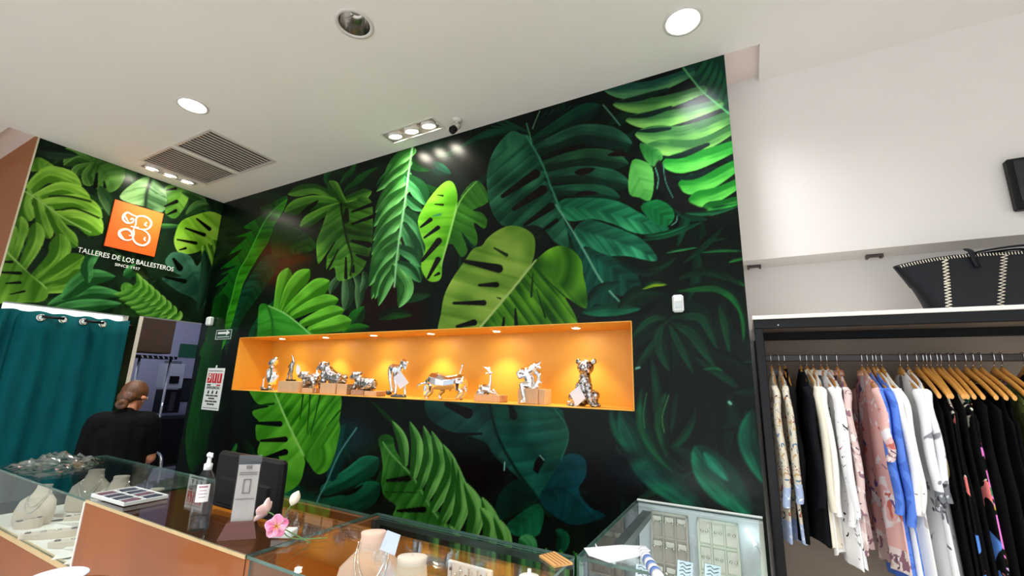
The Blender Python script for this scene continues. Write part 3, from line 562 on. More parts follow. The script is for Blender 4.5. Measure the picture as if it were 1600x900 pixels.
def mural_sheet(name, axis, const, us, zs, hole, paint, m, gain):
    """a flat printed sheet on a wall: grid in (u, z); axis 'y' -> wall at Y=const, 'x' -> wall at X=const"""
    U, Z = np.meshgrid(us, zs); n = U.size
    W = np.empty((n, 3)); W[:, 2] = Z.ravel()
    if axis == 'y': W[:, 0] = U.ravel(); W[:, 1] = const
    else: W[:, 1] = U.ravel(); W[:, 0] = const
    V = W.copy(); V[:, 2] -= CAM_Z
    A = np.array([CR, CU, CF]); c = V @ A.T
    px = 800 + 679.988 * c[:, 0] / c[:, 2]; py = 450 - 679.988 * c[:, 1] / c[:, 2]
    cv = Canvas(px, py, (10, 20, 12)); paint(cv)
    k_ = cv.c.mean(1, keepdims=True); cc_ = k_ + (cv.c - k_) * 1.12; cc_ = cc_ * (.80 + .32 * np.clip(k_ / 120.0, 0, 1)); rgb = np.clip(cc_, 0, 255) / 255.0
    lin_ = np.where(rgb <= 0.04045, rgb / 12.92, ((rgb + 0.055) / 1.055) ** 2.4) * gain
    h, w = U.shape
    i, j = np.meshgrid(np.arange(h - 1), np.arange(w - 1), indexing='ij')
    q = np.stack([i * w + j, i * w + j + 1, (i + 1) * w + j + 1, (i + 1) * w + j], -1).reshape(-1, 4)
    uc = .25 * (U[:-1, :-1] + U[1:, 1:] + U[:-1, 1:] + U[1:, :-1]).ravel(); zc = .25 * (Z[:-1, :-1] + Z[1:, 1:] + Z[:-1, 1:] + Z[1:, :-1]).ravel()
    keep = np.ones(len(q), bool)
    for (u0, u1, z0, z1) in hole: keep &= ~((uc > u0) & (uc < u1) & (zc > z0) & (zc < z1))
    q = q[keep]
    used = np.unique(q); remap = np.full(n, -1); remap[used] = np.arange(len(used)); q = remap[q]; V = W[used]; lin_ = lin_[used]
    me = bpy.data.meshes.new(name); me.vertices.add(len(V)); me.vertices.foreach_set('co', V.ravel())
    me.loops.add(q.size); me.loops.foreach_set('vertex_index', q.ravel().astype(np.int32))
    me.polygons.add(len(q)); me.polygons.foreach_set('loop_start', np.arange(0, q.size, 4, dtype=np.int32)); me.polygons.foreach_set('loop_total', np.full(len(q), 4, np.int32))
    me.update(calc_edges=True)
    at = me.color_attributes.new('print', 'FLOAT_COLOR', 'POINT')
    at.data.foreach_set('color', np.concatenate([lin_, np.ones((len(V), 1))], 1).ravel().astype(np.float32))
    me.materials.append(m); o = bpy.data.objects.new(name, me); COL.objects.link(o)
    return o
def print_mat():
    m = bpy.data.materials.new('gloss_print'); m.use_nodes = True; nt = m.node_tree; b = nt.nodes['Principled BSDF']
    a = nt.nodes.new('ShaderNodeAttribute'); a.attribute_name = 'print'; nt.links.new(a.outputs['Color'], b.inputs['Base Color'])
    b.inputs['Roughness'].default_value = 0.27; b.inputs['Specular IOR Level'].default_value = 0.11
    return m
def seg(*ab):
    """grid lines: (start, end, step) pieces joined"""
    out = []
    for a, b, st in ab: out += list(np.linspace(a, b, max(2, int(round(abs(b - a) / st)) + 1))[:-1])
    return np.array(out + [ab[-1][1]])
# ------------------------------------------------------------------ room shell
WX, WY, XR, CEIL, D1, D2 = -4.914, 2.4, 0.012, 3.392, 2.736, 2.93
NX0, NX1, NZ0, NZ1, NY = -4.207, -0.552, 1.428, 1.906, 2.74
m_white = mat('wall_paint', (234, 230, 226), 0.7, var=0.02, vscale=3, bump=0.03, bscale=90)
m_ceil = mat('ceiling_paint', (236, 232, 226), 0.8, var=0.02, vscale=2, bump=0.02, bscale=90)
m_beige = mat('rack_board', (150, 132, 116), 0.6, var=0.08, vscale=5, stretch=(1, 1, 4))
m_orange = mat('orange_paint', (226, 162, 54), 0.5, var=0.03, vscale=4)
m_orange2 = mat('orange_wall_paint', (146, 80, 20), 0.5, var=0.06, vscale=4)
m_floor = mat('floor_tile', (206, 202, 196), 0.25, var=0.06, vscale=3)
m_print = print_mat(); GAIN = 0.44

b = MB(); b.span((-8, -4.6, -0.05), (4.6, 3.0, 0)); struct(b, 'floor', m_floor)
b = MB()
b.span((WX, WY + .002, 0), (XR, D2 + .05, NZ0)); b.span((WX, WY + .002, NZ1), (XR, D2 + .05, 3.43))
b.span((WX, WY + .002, NZ0), (NX0, D2 + .05, NZ1)); b.span((NX1, WY + .002, NZ0), (XR, D2 + .05, NZ1)); b.span((NX0, NY + .004, NZ0), (NX1, D2 + .05, NZ1))
wall_back = struct(b, 'wall_back', m_white)
xs = seg((WX, NX0, .005), (NX0, NX1, .005), (NX1, XR, .005)); zs = np.concatenate([[0.0, .4], seg((.6, .95, .008), (.95, NZ0, .005), (NZ0, NZ1, .005), (NZ1, CEIL, .005))])
mp = mural_sheet('mural_print', 'y', WY, xs, zs, [(NX0, NX1, NZ0, NZ1)], paint_main, m_print, GAIN)
mp.parent = wall_back; mp['label'] = 'glossy jungle leaf mural print'
b = MB(); t = .004                                              # orange lining of the display niche
b.span((NX0, NY, NZ0), (NX1, NY + t, NZ1)); b.span((NX0 - .001, WY - .001, NZ0 - .001), (NX0 + t, NY, NZ1)); b.span((NX1 - t, WY - .001, NZ0), (NX1 + .001, NY, NZ1))
b.span((NX0, WY - .001, NZ0 - .001), (NX1, NY, NZ0 + t)); b.span((NX0, WY - .001, NZ1 - t), (NX1, NY, NZ1 + .001))
nl = b.build('niche_lining', m_orange, wall_back); nl['label'] = 'orange lining of the display niche'

# left wall with a curtained opening and a doorway
CY0, CY1, CZ = 1.022, 1.792, 2.058
DY0, DY1, DZ = 1.872, 2.398, 2.072
YE = .967
b = MB(); a0, a1 = WX - .12, WX - .002
b.span((a0, YE, 0), (a1, CY0, 3.43)); b.span((a0, CY0, CZ), (a1, DY0, 3.43)); b.span((a0, CY1, 0), (a1, DY0, CZ)); b.span((a0, DY0, DZ), (a1, DY1, 3.43)); b.span((a0, DY1, DZ), (a1, WY + .1, 3.43))
wall_left = struct(b, 'wall_left', m_white)
ys = seg((YE, CY0, .006), (CY0, CY1, .006), (CY1, DY0, .006), (DY0, DY1, .006), (DY1, WY, .004))
zs = np.concatenate([[0.0, .4], seg((.8, CZ, .006), (CZ, DZ, .005), (DZ, CEIL, .006))])
ml = mural_sheet('mural_print', 'x', WX, ys, zs, [(CY0, CY1, -1, CZ), (DY0, DY1, -1, DZ)], paint_left, m_print, GAIN * 1.2)
ml.parent = wall_left; ml['label'] = 'lighter green jungle mural print behind the logo'
b = MB(); b.box((WX + .001, YE - .001, 1.7), (.008, .010, 3.38)); e_ = b.build('edge_strip', mat('pale_edge', (206, 200, 170), .5), wall_left)
b = MB(); b.span((-8, YE - .004, 0), (WX - .002, YE + .05, 3.43)); struct(b, 'wall_orange', m_orange2)
b = MB(); b.span((-8.05, -4.6, 0), (-8, 1.0, 3.43)); struct(b, 'wall_far_left', m_white)
b = MB(); b.span((4.5, -4.6, 0), (4.55, 3.0, 3.43)); struct(b, 'wall_far_right', m_white)
b = MB(); b.span((-8, -4.65, 2.9), (4.55, -4.6, 3.43)); struct(b, 'wall_front', m_white)

# white wall over the clothes rack, recess below it
b = MB(); b.span((XR + .001, D1, 2.273), (4.5, D2 + .05, 3.43)); b.span((XR + .001, D2, 0), (4.5, D2 + .05, 2.273)); wall_right = struct(b, 'wall_right', mat('right_wall_paint', (228, 222, 217), .7, var=.03, vscale=2.5))
for px in (1360, 1178):
    p = at_z(px, 405 if px > 1300 else 419, 2.27)
    b = MB(); b.box((p.x, D2 - .07, 2.266), (.07, .03, .012), bev=.003); b.box((p.x - .03, D2 - .07, 2.262), (.012, .034, .018)); b.box((p.x + .03, D2 - .07, 2.262), (.012, .034, .018))
    o = b.build('shelf_clip', mat('dark_clip', (70, 62, 58), .5), wall_right)

# ceiling with openings for its lights and grilles
def circle(cx, cy, r, n=28): return [(cx + r * math.cos(2 * PI * k / n), cy + r * math.sin(2 * PI * k / n)) for k in range(n)]
def rect(x0, x1, y0, y1): return [(x0, y0), (x1, y0), (x1, y1), (x0, y1)]
L_OFF = (-1.705, 1.303); L_LIT = [(-0.163, 2.057), (-3.292, 1.30), (-1.6, -0.6), (0.9, 0.4), (0.9, -1.6), (2.6, -0.6), (-3.4, -0.6), (-1.6, -2.4), (-3.4, -2.4), (2.5, 1.2)]
V1, V2 = (-4.0, -3.515, 1.535, 2.04), (-4.57, -4.09, 1.53, 2.04)
S1, S2 = (-2.35, -1.86, 2.155, 2.285), (-4.735, -4.625, 1.57, 2.01)
outer = [(-8, -4.6), (4.5, -4.6), (4.5, D1), (.187, D1), (.187, WY), (WX, WY), (WX, .80), (-8, .80)]
holes = [circle(*L_OFF, .083)] + [circle(*p, .083) for p in L_LIT] + [rect(*v) for v in (V1, V2, S1, S2)]
cells = []
for hl in holes:
    hx_ = [p[0] for p in hl]; hy_ = [p[1] for p in hl]; pad = .03
    cells.append((min(hx_) - pad, max(hx_) + pad, min(hy_) - pad, max(hy_) + pad))
gx = sorted({round(v, 5) for c in cells for v in c[:2]} | {round(p[0], 5) for p in outer}); gy = sorted({round(v, 5) for c in cells for v in c[2:]} | {round(p[1], 5) for p in outer})
def in_outer(x, y):
    c = False
    for (x0, y0), (x1, y1) in zip(outer, outer[1:] + outer[:1]):
        if (y0 > y) != (y1 > y) and x < x0 + (y - y0) * (x1 - x0) / (y1 - y0): c = not c
    return c
b = MB()
for y0, y1 in zip(gy[:-1], gy[1:]):
    run = None
    for x0, x1 in zip(gx[:-1], gx[1:]):
        cx_, cy_ = (x0 + x1) / 2, (y0 + y1) / 2
        if in_outer(cx_, cy_) and not any(c[0] < cx_ < c[1] and c[2] < cy_ < c[3] for c in cells):
            for zz in (CEIL, CEIL + .035): b.add([(x0, y0, zz), (x1, y0, zz), (x1, y1, zz), (x0, y1, zz)], [(0, 1, 2, 3)])
for hl, c in zip(holes, cells):
    if len(hl) == 4: ring = [(c[0], c[2]), (c[1], c[2]), (c[1], c[3]), (c[0], c[3])]
    else:
        mx, my = (c[0] + c[1]) / 2, (c[2] + c[3]) / 2; ring = []
        for px_, py_ in hl:
            dx, dy = px_ - mx, py_ - my; k_ = min((c[1] - mx) / max(abs(dx), 1e-9), (c[3] - my) / max(abs(dy), 1e-9)); ring.append((mx + dx * k_, my + dy * k_))
    n_ = len(hl)
    for zz in (CEIL, CEIL + .035): b.add([(*p, zz) for p in hl] + [(*p, zz) for p in ring], [(i, (i + 1) % n_, (i + 1) % n_ + n_, i + n_) for i in range(n_)])
    if n_ != 4:
        q_ = [(c[0], c[2]), (c[1], c[2]), (c[1], c[3]), (c[0], c[3])]
        for zz in (CEIL, CEIL + .035):
            for qx, qy in q_:
                nb = sorted(ring, key=lambda p: (p[0] - qx) ** 2 + (p[1] - qy) ** 2)[:2]; b.add([(qx, qy, zz), (*nb[0], zz), (*nb[1], zz)], [(0, 1, 2)])
for lp in [outer] + holes:
    n_ = len(lp); b.add([(*v, CEIL) for v in lp] + [(*v, CEIL + .035) for v in lp], [(i, (i + 1) % n_, (i + 1) % n_ + n_, i + n_) for i in range(n_)])
ceiling = struct(b, 'ceiling', m_ceil)
b = MB(); b.span((XR, WY, CEIL + .036), (.25, D1 + .02, CEIL + .06)); b.span((-8, .70, CEIL + .036), (WX, 1.0, CEIL + .06)); struct(b, 'trim_1', mat('ceiling_recess', (234, 220, 212), .8))

# rooms seen through the two openings
m_lilac = mat('back_room_paint', (176, 176, 200), .7, var=.04, vscale=3); m_pale = mat('fitting_room_paint', (226, 240, 238), .7)
b = MB(); b.span((-6.1, .98, 0), (-6.05, 1.83, 2.6)); b.span((-6.05, .98, 2.55), (-5.04, 1.83, 2.6)); struct(b, 'wall_fitting_room', m_pale)
b = MB(); b.span((-6.9, 1.83, 0), (-5.04, 1.86, 2.6)); struct(b, 'wall_partition', m_pale)
b = MB(); b.span((-6.95, 1.86, 0), (-6.9, 3.6, 2.6)); b.span((-6.9, 1.86, 2.6), (-5.04, 3.6, 2.65)); b.span((-6.9, 3.55, 0), (-4.95, 3.6, 2.6)); b.span((-5.0, 2.46, 0), (-4.95, 3.6, 2.6)); struct(b, 'wall_back_room', m_lilac)
def point_light(name, loc, power, r=.1, color=(1, 1, 1)):
    d = bpy.data.lights.new(name, 'POINT'); d.energy = power; d.shadow_soft_size = r; d.color = color
    o = bpy.data.objects.new(name, d); COL.objects.link(o); o.location = loc
point_light('fitting_room_lamp', (-5.6, 1.4, 2.4), 9, .12, (.9, 1, 1)); point_light('back_room_lamp', (-5.9, 2.5, 2.5), 6.5, .15, (.92, .94, 1))
# ------------------------------------------------------------------ ceiling lights, grilles, camera
m_trim = mat('light_trim', (214, 210, 204), .4); m_lens = mat('lit_lens', (255, 255, 255), .4, emit=(250, 252, 255), estr=6.0); m_warm = mat('lit_warm_lens', (255, 250, 240), .4, emit=(255, 246, 226), estr=65.0)
m_alu = mat('reflector_alu', (196, 192, 188), .18, 1.0); m_black = mat('black_plastic', (13, 13, 15), .45, spec=.22); m_chrome = mat('chrome', (226, 226, 228), .08, 1.0)
LBL = {0: 'lit round downlight in the ceiling above the right end of the mural', 1: 'lit round downlight in the ceiling at the left, before the air grilles'}
for i, (x, y) in enumerate(L_LIT):
    t = thing('ceiling_downlight', LBL.get(i, 'lit round ceiling downlight behind the viewpoint, out of the photograph'), 'light', (x, y, CEIL), group='lit ceiling downlights')
    MB().lathe([(.081, .02), (.080, -.002), (.086, -.006), (.096, -.004), (.097, .0), (.083, .0)], n=36, cap=False).build('trim_ring', m_trim, t)
    MB().lathe([(.0805, .012), (.07, .006), (.002, .003)], n=36, cap=False).build('lens', m_lens, t)
    spot_light('downlight_beam', (x, y, CEIL - .03), (0, 0, -1), 50 if i == 0 else 98, 140, 1.0, .10, (.95, .98, 1.0)).data.specular_factor = .25
t = thing('ceiling_downlight', 'unlit round downlight with bare metal reflector, at the top of the photo', 'light', (*L_OFF, CEIL))
MB().lathe([(.080, .0), (.086, -.006), (.10, -.004), (.101, .0), (.083, .0)], n=36, cap=False).build('trim_ring', m_trim, t)
MB().lathe([(.0815, .0), (.078, .05), (.06, .11), (.002, .12)], n=36, cap=False).build('reflector', m_alu, t)
MB().lathe([(.03, .118), (.03, .08), (.018, .072), (.002, .07)], n=20, cap=False).build('lamp', mat('dead_lamp', (150, 148, 146), .3), t)
for s_ in (-1, 1): MB().tube([(s_ * .05, -.03, .03), (s_ * .045, .0, .06), (s_ * .03, .01, .08)], .004).build('clip', m_trim, t)
def triple(name_lbl, S, along, aim, power):
    x0, x1, y0, y1 = S; cx, cy = (x0 + x1) / 2, (y0 + y1) / 2
    t = thing('recessed_spotlight', name_lbl, 'light', (cx, cy, CEIL), group='three-lamp recessed spotlights')
    hx, hy = (x1 - x0) / 2, (y1 - y0) / 2
    b = MB(); w = .012
    b.span((-hx - w, -hy - w, -.004), (hx + w, -hy, .002)); b.span((-hx - w, hy, -.004), (hx + w, hy + w, .002)); b.span((-hx - w, -hy, -.004), (-hx, hy, .002)); b.span((hx, -hy, -.004), (hx + w, hy, .002))
    b.build('frame', m_trim, t)
    b = MB(); b.span((-hx, -hy, .09), (hx, hy, .095)); b.span((-hx, -hy, .0), (-hx + .002, hy, .09)); b.span((hx - .002, -hy, 0), (hx, hy, .09)); b.span((-hx, -hy, 0), (hx, -hy + .002, .09)); b.span((-hx, hy - .002, 0), (hx, hy, .09))
    b.build('housing', mat('spot_housing', (150, 147, 142), .5), t)
    q = Vector(aim).to_track_quat('Z', 'Y').to_matrix()
    for k in (-1, 0, 1):
        c = Vector((k * hx * .66, 0, .0)) if along == 'x' else Vector((0, k * hy * .66, .0))
        l = MB().lathe([(.03, -.06), (.055, -.02), (.058, .006), (.052, .010), (.0425, -.002)], c, 24, 0, q, cap=False).build('lamp', m_trim, t)
        MB().lathe([(.043, .0), (.03, .004), (.002, .005)], c, 24, 0, q, cap=False).build('lens', m_warm, l)
        p = Vector((cx, cy, CEIL)) + c + q @ Vector((0, 0, .02)); p.z = min(p.z, CEIL - .015)
        spot_light('spot_beam', p, aim, power, 75, .9, .03, (1, .96, .88))
triple('row of three lit recessed spotlights beside the security camera, above the mural', S1, 'x', (.0, .25, -1), 22)
triple('row of three lit recessed spotlights beside the air grilles, above the logo wall', S2, 'y', (-.18, 0, -1), 15)
m_grille = mat('grille_paint', (206, 198, 190), .5)
for V, lb in ((V1, 'slatted ceiling air grille, the one nearer the middle of the ceiling'), (V2, 'slatted ceiling air grille next to the three spotlights of the logo wall')):
    x0, x1, y0, y1 = V; cx, cy = (x0 + x1) / 2, (y0 + y1) / 2; hx, hy = (x1 - x0) / 2, (y1 - y0) / 2
    t = thing('air_grille', lb, 'vent', (cx, cy, CEIL), group='ceiling air grilles')
    b = MB(); w = .022
    b.span((-hx - w, -hy - w, -.006), (hx + w, -hy, .004)); b.span((-hx - w, hy, -.006), (hx + w, hy + w, .004)); b.span((-hx - w, -hy, -.006), (-hx, hy, .004)); b.span((hx, -hy, -.006), (hx + w, hy, .004))
    b.build('frame', m_grille, t)
    b = MB(); b.span((-hx, -hy, .05), (hx, hy, .055)); b.span((-hx - .003, -hy - .003, .005), (-hx, hy + .003, .055)); b.span((hx, -hy - .003, .005), (hx + .003, hy + .003, .055)); b.span((-hx, -hy - .003, .005), (hx, -hy, .055)); b.span((-hx, hy, .005), (hx, hy + .003, .055)); b.build('backing', mat('grille_dark', (84, 74, 68), .8), t)
    sl = None; n = 11; R_ = Matrix.Rotation(math.radians(12), 3, 'Y')
    for k in range(n):
        x = -hx + (k + .5) * 2 * hx / n
        if sl is None: sl = MB().box((0, 0, 0), (.029, 2 * hy, .003), rot=R_).build('slat', m_grille, t); sl.location = (x, 0, .008)
        else:
            c = sl.copy(); COL.objects.link(c); c.location = (x, 0, .008)
# security camera hanging from the ceiling by the mural
p = at_z(715, 187, CEIL)
t = thing('security_camera', 'small bullet security camera under the ceiling at the edge of the mural', 'camera', p)
MB().lathe([(.034, .0), (.034, -.008), (.026, -.016), (.012, -.02)], n=20).build('mount', m_trim, t)
MB().tube([(0, 0, -.015), (0, 0, -.04), (-.004, 0, -.055)], .009).build('arm', m_trim, t)
q = Vector((-.25, -.6, -.75)).to_track_quat('Z', 'Y').to_matrix()
h = MB().lathe([(.012, -.03), (.022, -.026), (.024, .02), (.024, .05)], (-.004, -.004, -.062), 20, 0, q).build('housing', m_trim, t)
MB().lathe([(.026, .02), (.028, .055), (.022, .058), (.02, .052), (.002, .05)], (-.004, -.004, -.062), 20, 0, q).build('lens', m_black, t)
# ------------------------------------------------------------------ niche: spotlights, blocks, silver figurines
m_silver = mat('polished_silver', (236, 236, 238), .13, 1.0, bump=.25, bscale=45)
m_spot = mat('spotted_silver', (238, 238, 238), .16, 1.0, rgb2=(54, 40, 28), vscale=62, bump=.5, bscale=110)
m_base = mat('dark_stone', (58, 68, 72), .35, var=.3, vscale=40)
m_blackbase = mat('black_base', (26, 24, 24), .4)
m_wood = mat('pale_wood', (204, 164, 124), .5, var=.1, vscale=10, stretch=(8, 8, 1))
m_tag = mat('tag_paper', (226, 226, 238), .5)
for i, (px, py) in enumerate([(441, 529), (509, 527), (584, 524), (673, 521), (776, 517), (900, 512)]):
    p = at_z(px, py, NZ1 - .004); y = 2.52
    p = at_y(px, py, y); x = p.x * (1) ; p = at_z(px, py, NZ1 - .004); x, y = p.x, p.y
    t = thing('niche_spotlight', '%s small warm spotlight in the top of the orange display niche, from the left' % ('first', 'second', 'third', 'fourth', 'fifth', 'sixth')[i], 'light', (x, y, NZ1 - .004), group='small spotlights in the niche')
    MB().lathe([(.024, -.001), (.026, -.005), (.038, -.003), (.039, .0)], n=24, cap=False).build('trim_ring', m_chrome, t)
    MB().lathe([(.026, -.004), (.012, -.003), (.001, -.003)], n=24, cap=False).build('lens', m_warm, t)
    spot_light('niche_beam', (x, y, NZ1 - .02), (0, .12, -1), 6.0, 88, .7, .02, (1, .88, .66))

ZR = {'A': (400, 530, 8.0), 'B': (590, 540, 8.0), 'C': (740, 540, 7.2727)}
FLOOR = NZ0 + .004
class Fig:
    """a figure laid out in the plane Y=yc of the niche; coordinates of the close-up views become metres"""
    def __init__(s, name, label, cat, reg, base, yc, z0=FLOOR, group=None, fat=1.06):
        s.fat = fat
        s.reg = reg; s.yc = yc; px, py = s.px(base); s.org = at_y(px, py, yc)
        s.k = (at_y(px + 1, py, yc) - at_y(px, py, yc)).length / ZR[reg][2]
        s.t = thing(name, label, cat, (s.org.x, yc, z0), group=group)
    def px(s, p): x0, y0, k = ZR[s.reg]; return x0 + p[0] / k, y0 + p[1] / k
    def P(s, x, y, d=0.0):
        v = at_y(*s.px((x, y)), s.yc) - s.org; v.y = d * s.k; return v
    def chain(s, mb, pts, rs, n=9):
        return mb.chain([s.P(*p) for p in pts], [r * s.k * s.fat for r in rs], n)
    def ball(s, mb, p, r):
        r = r if isinstance(r, (list, tuple)) else (r, r, r); return mb.ball(s.P(*p), [q * s.k for q in r], 12, 8)
    def vox(s, mb, name, m, vox=.0026, sm=3): return voxel(mb, name, m, s.t, vox, sm)

def tagcard(label, f, corners, lean=-14):
    """square paper price tag, leaning or hanging before a figurine; top-level thing"""
    P = [f.P(x, y, lean) for x, y in corners]; c = sum(P, Vector()) / len(P)
    o = MB().prism([p - c for p in P], (0, -.0012, 0)).build('price_tag', m_tag); o.location = f.t.location + c
    tag(o, label, 'price tag'); return o
def block(label, reg, x0, x1, ytop, ybot, yc, depth, mats=m_wood, rz=0.0, split=None, h=None):
    a = at_y(*[ZR[reg][i] + v / ZR[reg][2] for i, v in ((0, x0), (1, ybot))], yc); c = at_y(ZR[reg][0] + x1 / ZR[reg][2], ZR[reg][1] + ybot / ZR[reg][2], yc)
    tp = at_y(ZR[reg][0] + x0 / ZR[reg][2], ZR[reg][1] + ytop / ZR[reg][2], yc); hh = h if h else tp.z - a.z
    w = abs(c.x - a.x); b = MB().box((0, 0, hh / 2), (w, depth, hh), bev=.002)
    o = b.build('wooden_block', mats); o.location = ((a.x + c.x) / 2, yc + depth / 2, FLOOR + .0005); o.rotation_euler = (0, 0, rz)
    tag(o, label, 'block', 'pale wooden display blocks'); return FLOOR + .001 + hh

# 1 walking figure in a flared dress
f = Fig('silver_figurine', 'slender silver figurine with flared shape on a dark oval base, leftmost in the niche', 'figurine', 'A', (130, 640), 2.53, fat=1.3)
MB().lathe([(.062, 0), (.066, .004), (.062, .012), (.02, .014)], n=28, sy=.6).build('base', m_blackbase, f.t)
b = MB()
f.chain(b, [(175, 620), (172, 560), (178, 470), (185, 400)], [10, 12, 24, 26]); f.chain(b, [(175, 560), (205, 530), (230, 460), (215, 380)], [16, 26, 26, 18]); f.chain(b, [(185, 400), (205, 350), (215, 310)], [24, 14, 12])
f.chain(b, [(200, 305), (225, 280), (245, 258)], [24, 26, 18]); f.chain(b, [(150, 400), (140, 460), (105, 470), (95, 530), (88, 610)], [10, 9, 7, 6, 8]); f.chain(b, [(160, 620), (180, 628), (220, 628)], [12, 12, 8]); f.chain(b, [(70, 600), (88, 615), (110, 618)], [12, 12, 8])
f.vox(b, 'body', m_silver)
tagcard('white square price tag on the leftmost figurine', f, [(215, 400), (305, 465), (215, 560), (180, 480)])
# 2 dancer on a block
zt = block('pale wooden block under the small dancer figurine', 'A', 262, 515, 530, 665, 2.42, .13)
f = Fig('silver_figurine', 'small dancer figurine with raised arm on black base, standing on a wooden block', 'figurine', 'A', (435, 528), 2.49, zt)
MB().box((0, 0, .007), (.075, .05, .013), bev=.002).build('base', m_blackbase, f.t)
b = MB()
f.chain(b, [(395, 500), (405, 440), (430, 390), (445, 350)], [7, 8, 11, 13]); f.chain(b, [(445, 500), (440, 440), (450, 390), (450, 350)], [8, 9, 12, 14]); f.chain(b, [(448, 360), (455, 310), (462, 280)], [15, 16, 9])
f.chain(b, [(462, 290), (470, 260), (462, 230), (452, 205)], [8, 8, 7, 6]); f.chain(b, [(440, 320), (415, 340), (408, 360)], [8, 7, 6]); f.chain(b, [(468, 270), (475, 300), (470, 330)], [12, 9, 6]); f.chain(b, [(395, 500), (380, 506)], [7, 5])
f.vox(b, 'body', mat('dark_silver', (170, 165, 160), .22, 1.0, bump=.3, bscale=60), .0026)
tagcard('grey oval price tag behind the small dancer figurine', f, [(495, 320), (525, 340), (535, 400), (515, 450), (490, 440), (482, 380)], 14)
# 3 playing jaguar cub
zt = block('low pale wooden block under the playing jaguar cub', 'A', 525, 700, 612, 672, 2.46, .11); 
def jaguar_head(f, b, c, r, look=-1, snout=1.0):
    x, y, d = c
    f.ball(b, c, (r * 1.05, r * .95, r * .95)); f.ball(b, (x + look * r * .75, y + r * .35, d - r * .3), (r * .62 * snout, r * .55, r * .5)); f.ball(b, (x + look * r * 1.1, y + r * .55, d - r * .35), (r * .3, r * .32, r * .26))
    for s_ in (-1, 1): f.ball(b, (x + s_ * r * .72 - look * r * .2, y - r * .75, d + s_ * r * .3), (r * .34, r * .2, r * .36))
f = Fig('silver_jaguar', 'silver jaguar cub crouching with its tail up, paw on a ball', 'figurine', 'A', (650, 612), 2.51, zt)
b = MB()
f.chain(b, [(625, 490, 0), (660, 520, 0), (715, 500, 0), (750, 495, 0)], [34, 40, 44, 44]); jaguar_head(f, b, (605, 455, -6), 38)
f.chain(b, [(640, 540, -26), (640, 580, -34), (560, 590, -36)], [24, 17, 14]); f.chain(b, [(650, 540, 18), (650, 585, 24), (600, 592, 24)], [22, 16, 13]); f.chain(b, [(750, 510, -28), (775, 560, -30), (765, 600, -30), (720, 603, -34)], [30, 22, 16, 13]); f.chain(b, [(750, 510, 24), (775, 560, 28), (770, 600, 28)], [30, 22, 16])
f.chain(b, [(765, 480, 0), (770, 430, 0), (760, 400, 0), (765, 375, 0)], [10, 8, 7, 6]); f.vox(b, 'body', m_spot)
b = MB(); f.ball(b, (535, 585, -30), 17); b.build('ball', m_silver, f.t)
tagcard('white price tag lying under the playing jaguar cub', f, [(706, 612), (780, 605), (775, 668), (700, 660)], -22)
# 4 sitting jaguar on a block
zt = block('pale wooden block under the sitting jaguar, its left half', 'A', 790, 985, 556, 690, 2.45, .12); block('pale wooden block under the sitting jaguar, its right half', 'A', 1000, 1125, 556, 690, 2.45, .12)
f = Fig('silver_jaguar', 'spotted silver jaguar half seated on a pair of wooden blocks', 'figurine', 'A', (950, 552), 2.51, zt)
b = MB()
f.chain(b, [(905, 400, 0), (930, 450, 0), (985, 490, 0), (1045, 505, 0)], [44, 52, 50, 46]); jaguar_head(f, b, (855, 345, -8), 46)
f.chain(b, [(890, 430, -30), (885, 490, -34), (890, 530, -34), (840, 535, -36)], [30, 22, 20, 16]); f.chain(b, [(930, 450, 26), (940, 500, 30), (930, 535, 30), (890, 537, 30)], [28, 22, 20, 16]); f.chain(b, [(1050, 490, -26), (1075, 470, -32), (1060, 530, -32), (1010, 538, -36)], [38, 30, 24, 16]); f.chain(b, [(1050, 500, 26), (1080, 480, 30), (1070, 535, 30)], [36, 26, 20])
f.chain(b, [(1075, 520, 0), (1100, 535, 10), (1060, 545, 40)], [10, 9, 7]); f.vox(b, 'body', m_spot)
# 5 lying jaguar cub
zt = block('dark-toned wooden block under the lying jaguar cub', 'A', 1180, 1335, 632, 700, 2.45, .11, mat('grey_wood', (150, 120, 100), .5, var=.1, vscale=12)); block('orange-lit wooden block under the hind part of the lying cub', 'A', 1345, 1500, 638, 700, 2.46, .10)
f = Fig('silver_jaguar', 'spotted silver jaguar cub lying down with a ball at its paws', 'figurine', 'A', (1330, 632), 2.51, zt)
b = MB()
f.chain(b, [(1300, 530, 0), (1350, 550, 0), (1410, 560, 0), (1450, 560, 0)], [46, 52, 54, 48]); jaguar_head(f, b, (1260, 455, -6), 46, -1)
f.chain(b, [(1275, 480, 0), (1300, 530, 0)], [34, 44]); f.chain(b, [(1290, 560, -30), (1270, 605, -38), (1200, 612, -40)], [26, 18, 14]); f.chain(b, [(1320, 560, 26), (1310, 605, 34), (1250, 612, 34)], [26, 18, 14]); f.chain(b, [(1440, 570, -30), (1400, 600, -42), (1360, 612, -44)], [40, 26, 15]); f.chain(b, [(1460, 580, 0), (1490, 605, -10), (1510, 600, -20)], [22, 16, 10])
f.vox(b, 'body', m_spot)
b = MB(); f.ball(b, (1172, 595, -40), 20); b.build('ball', m_silver, f.t)
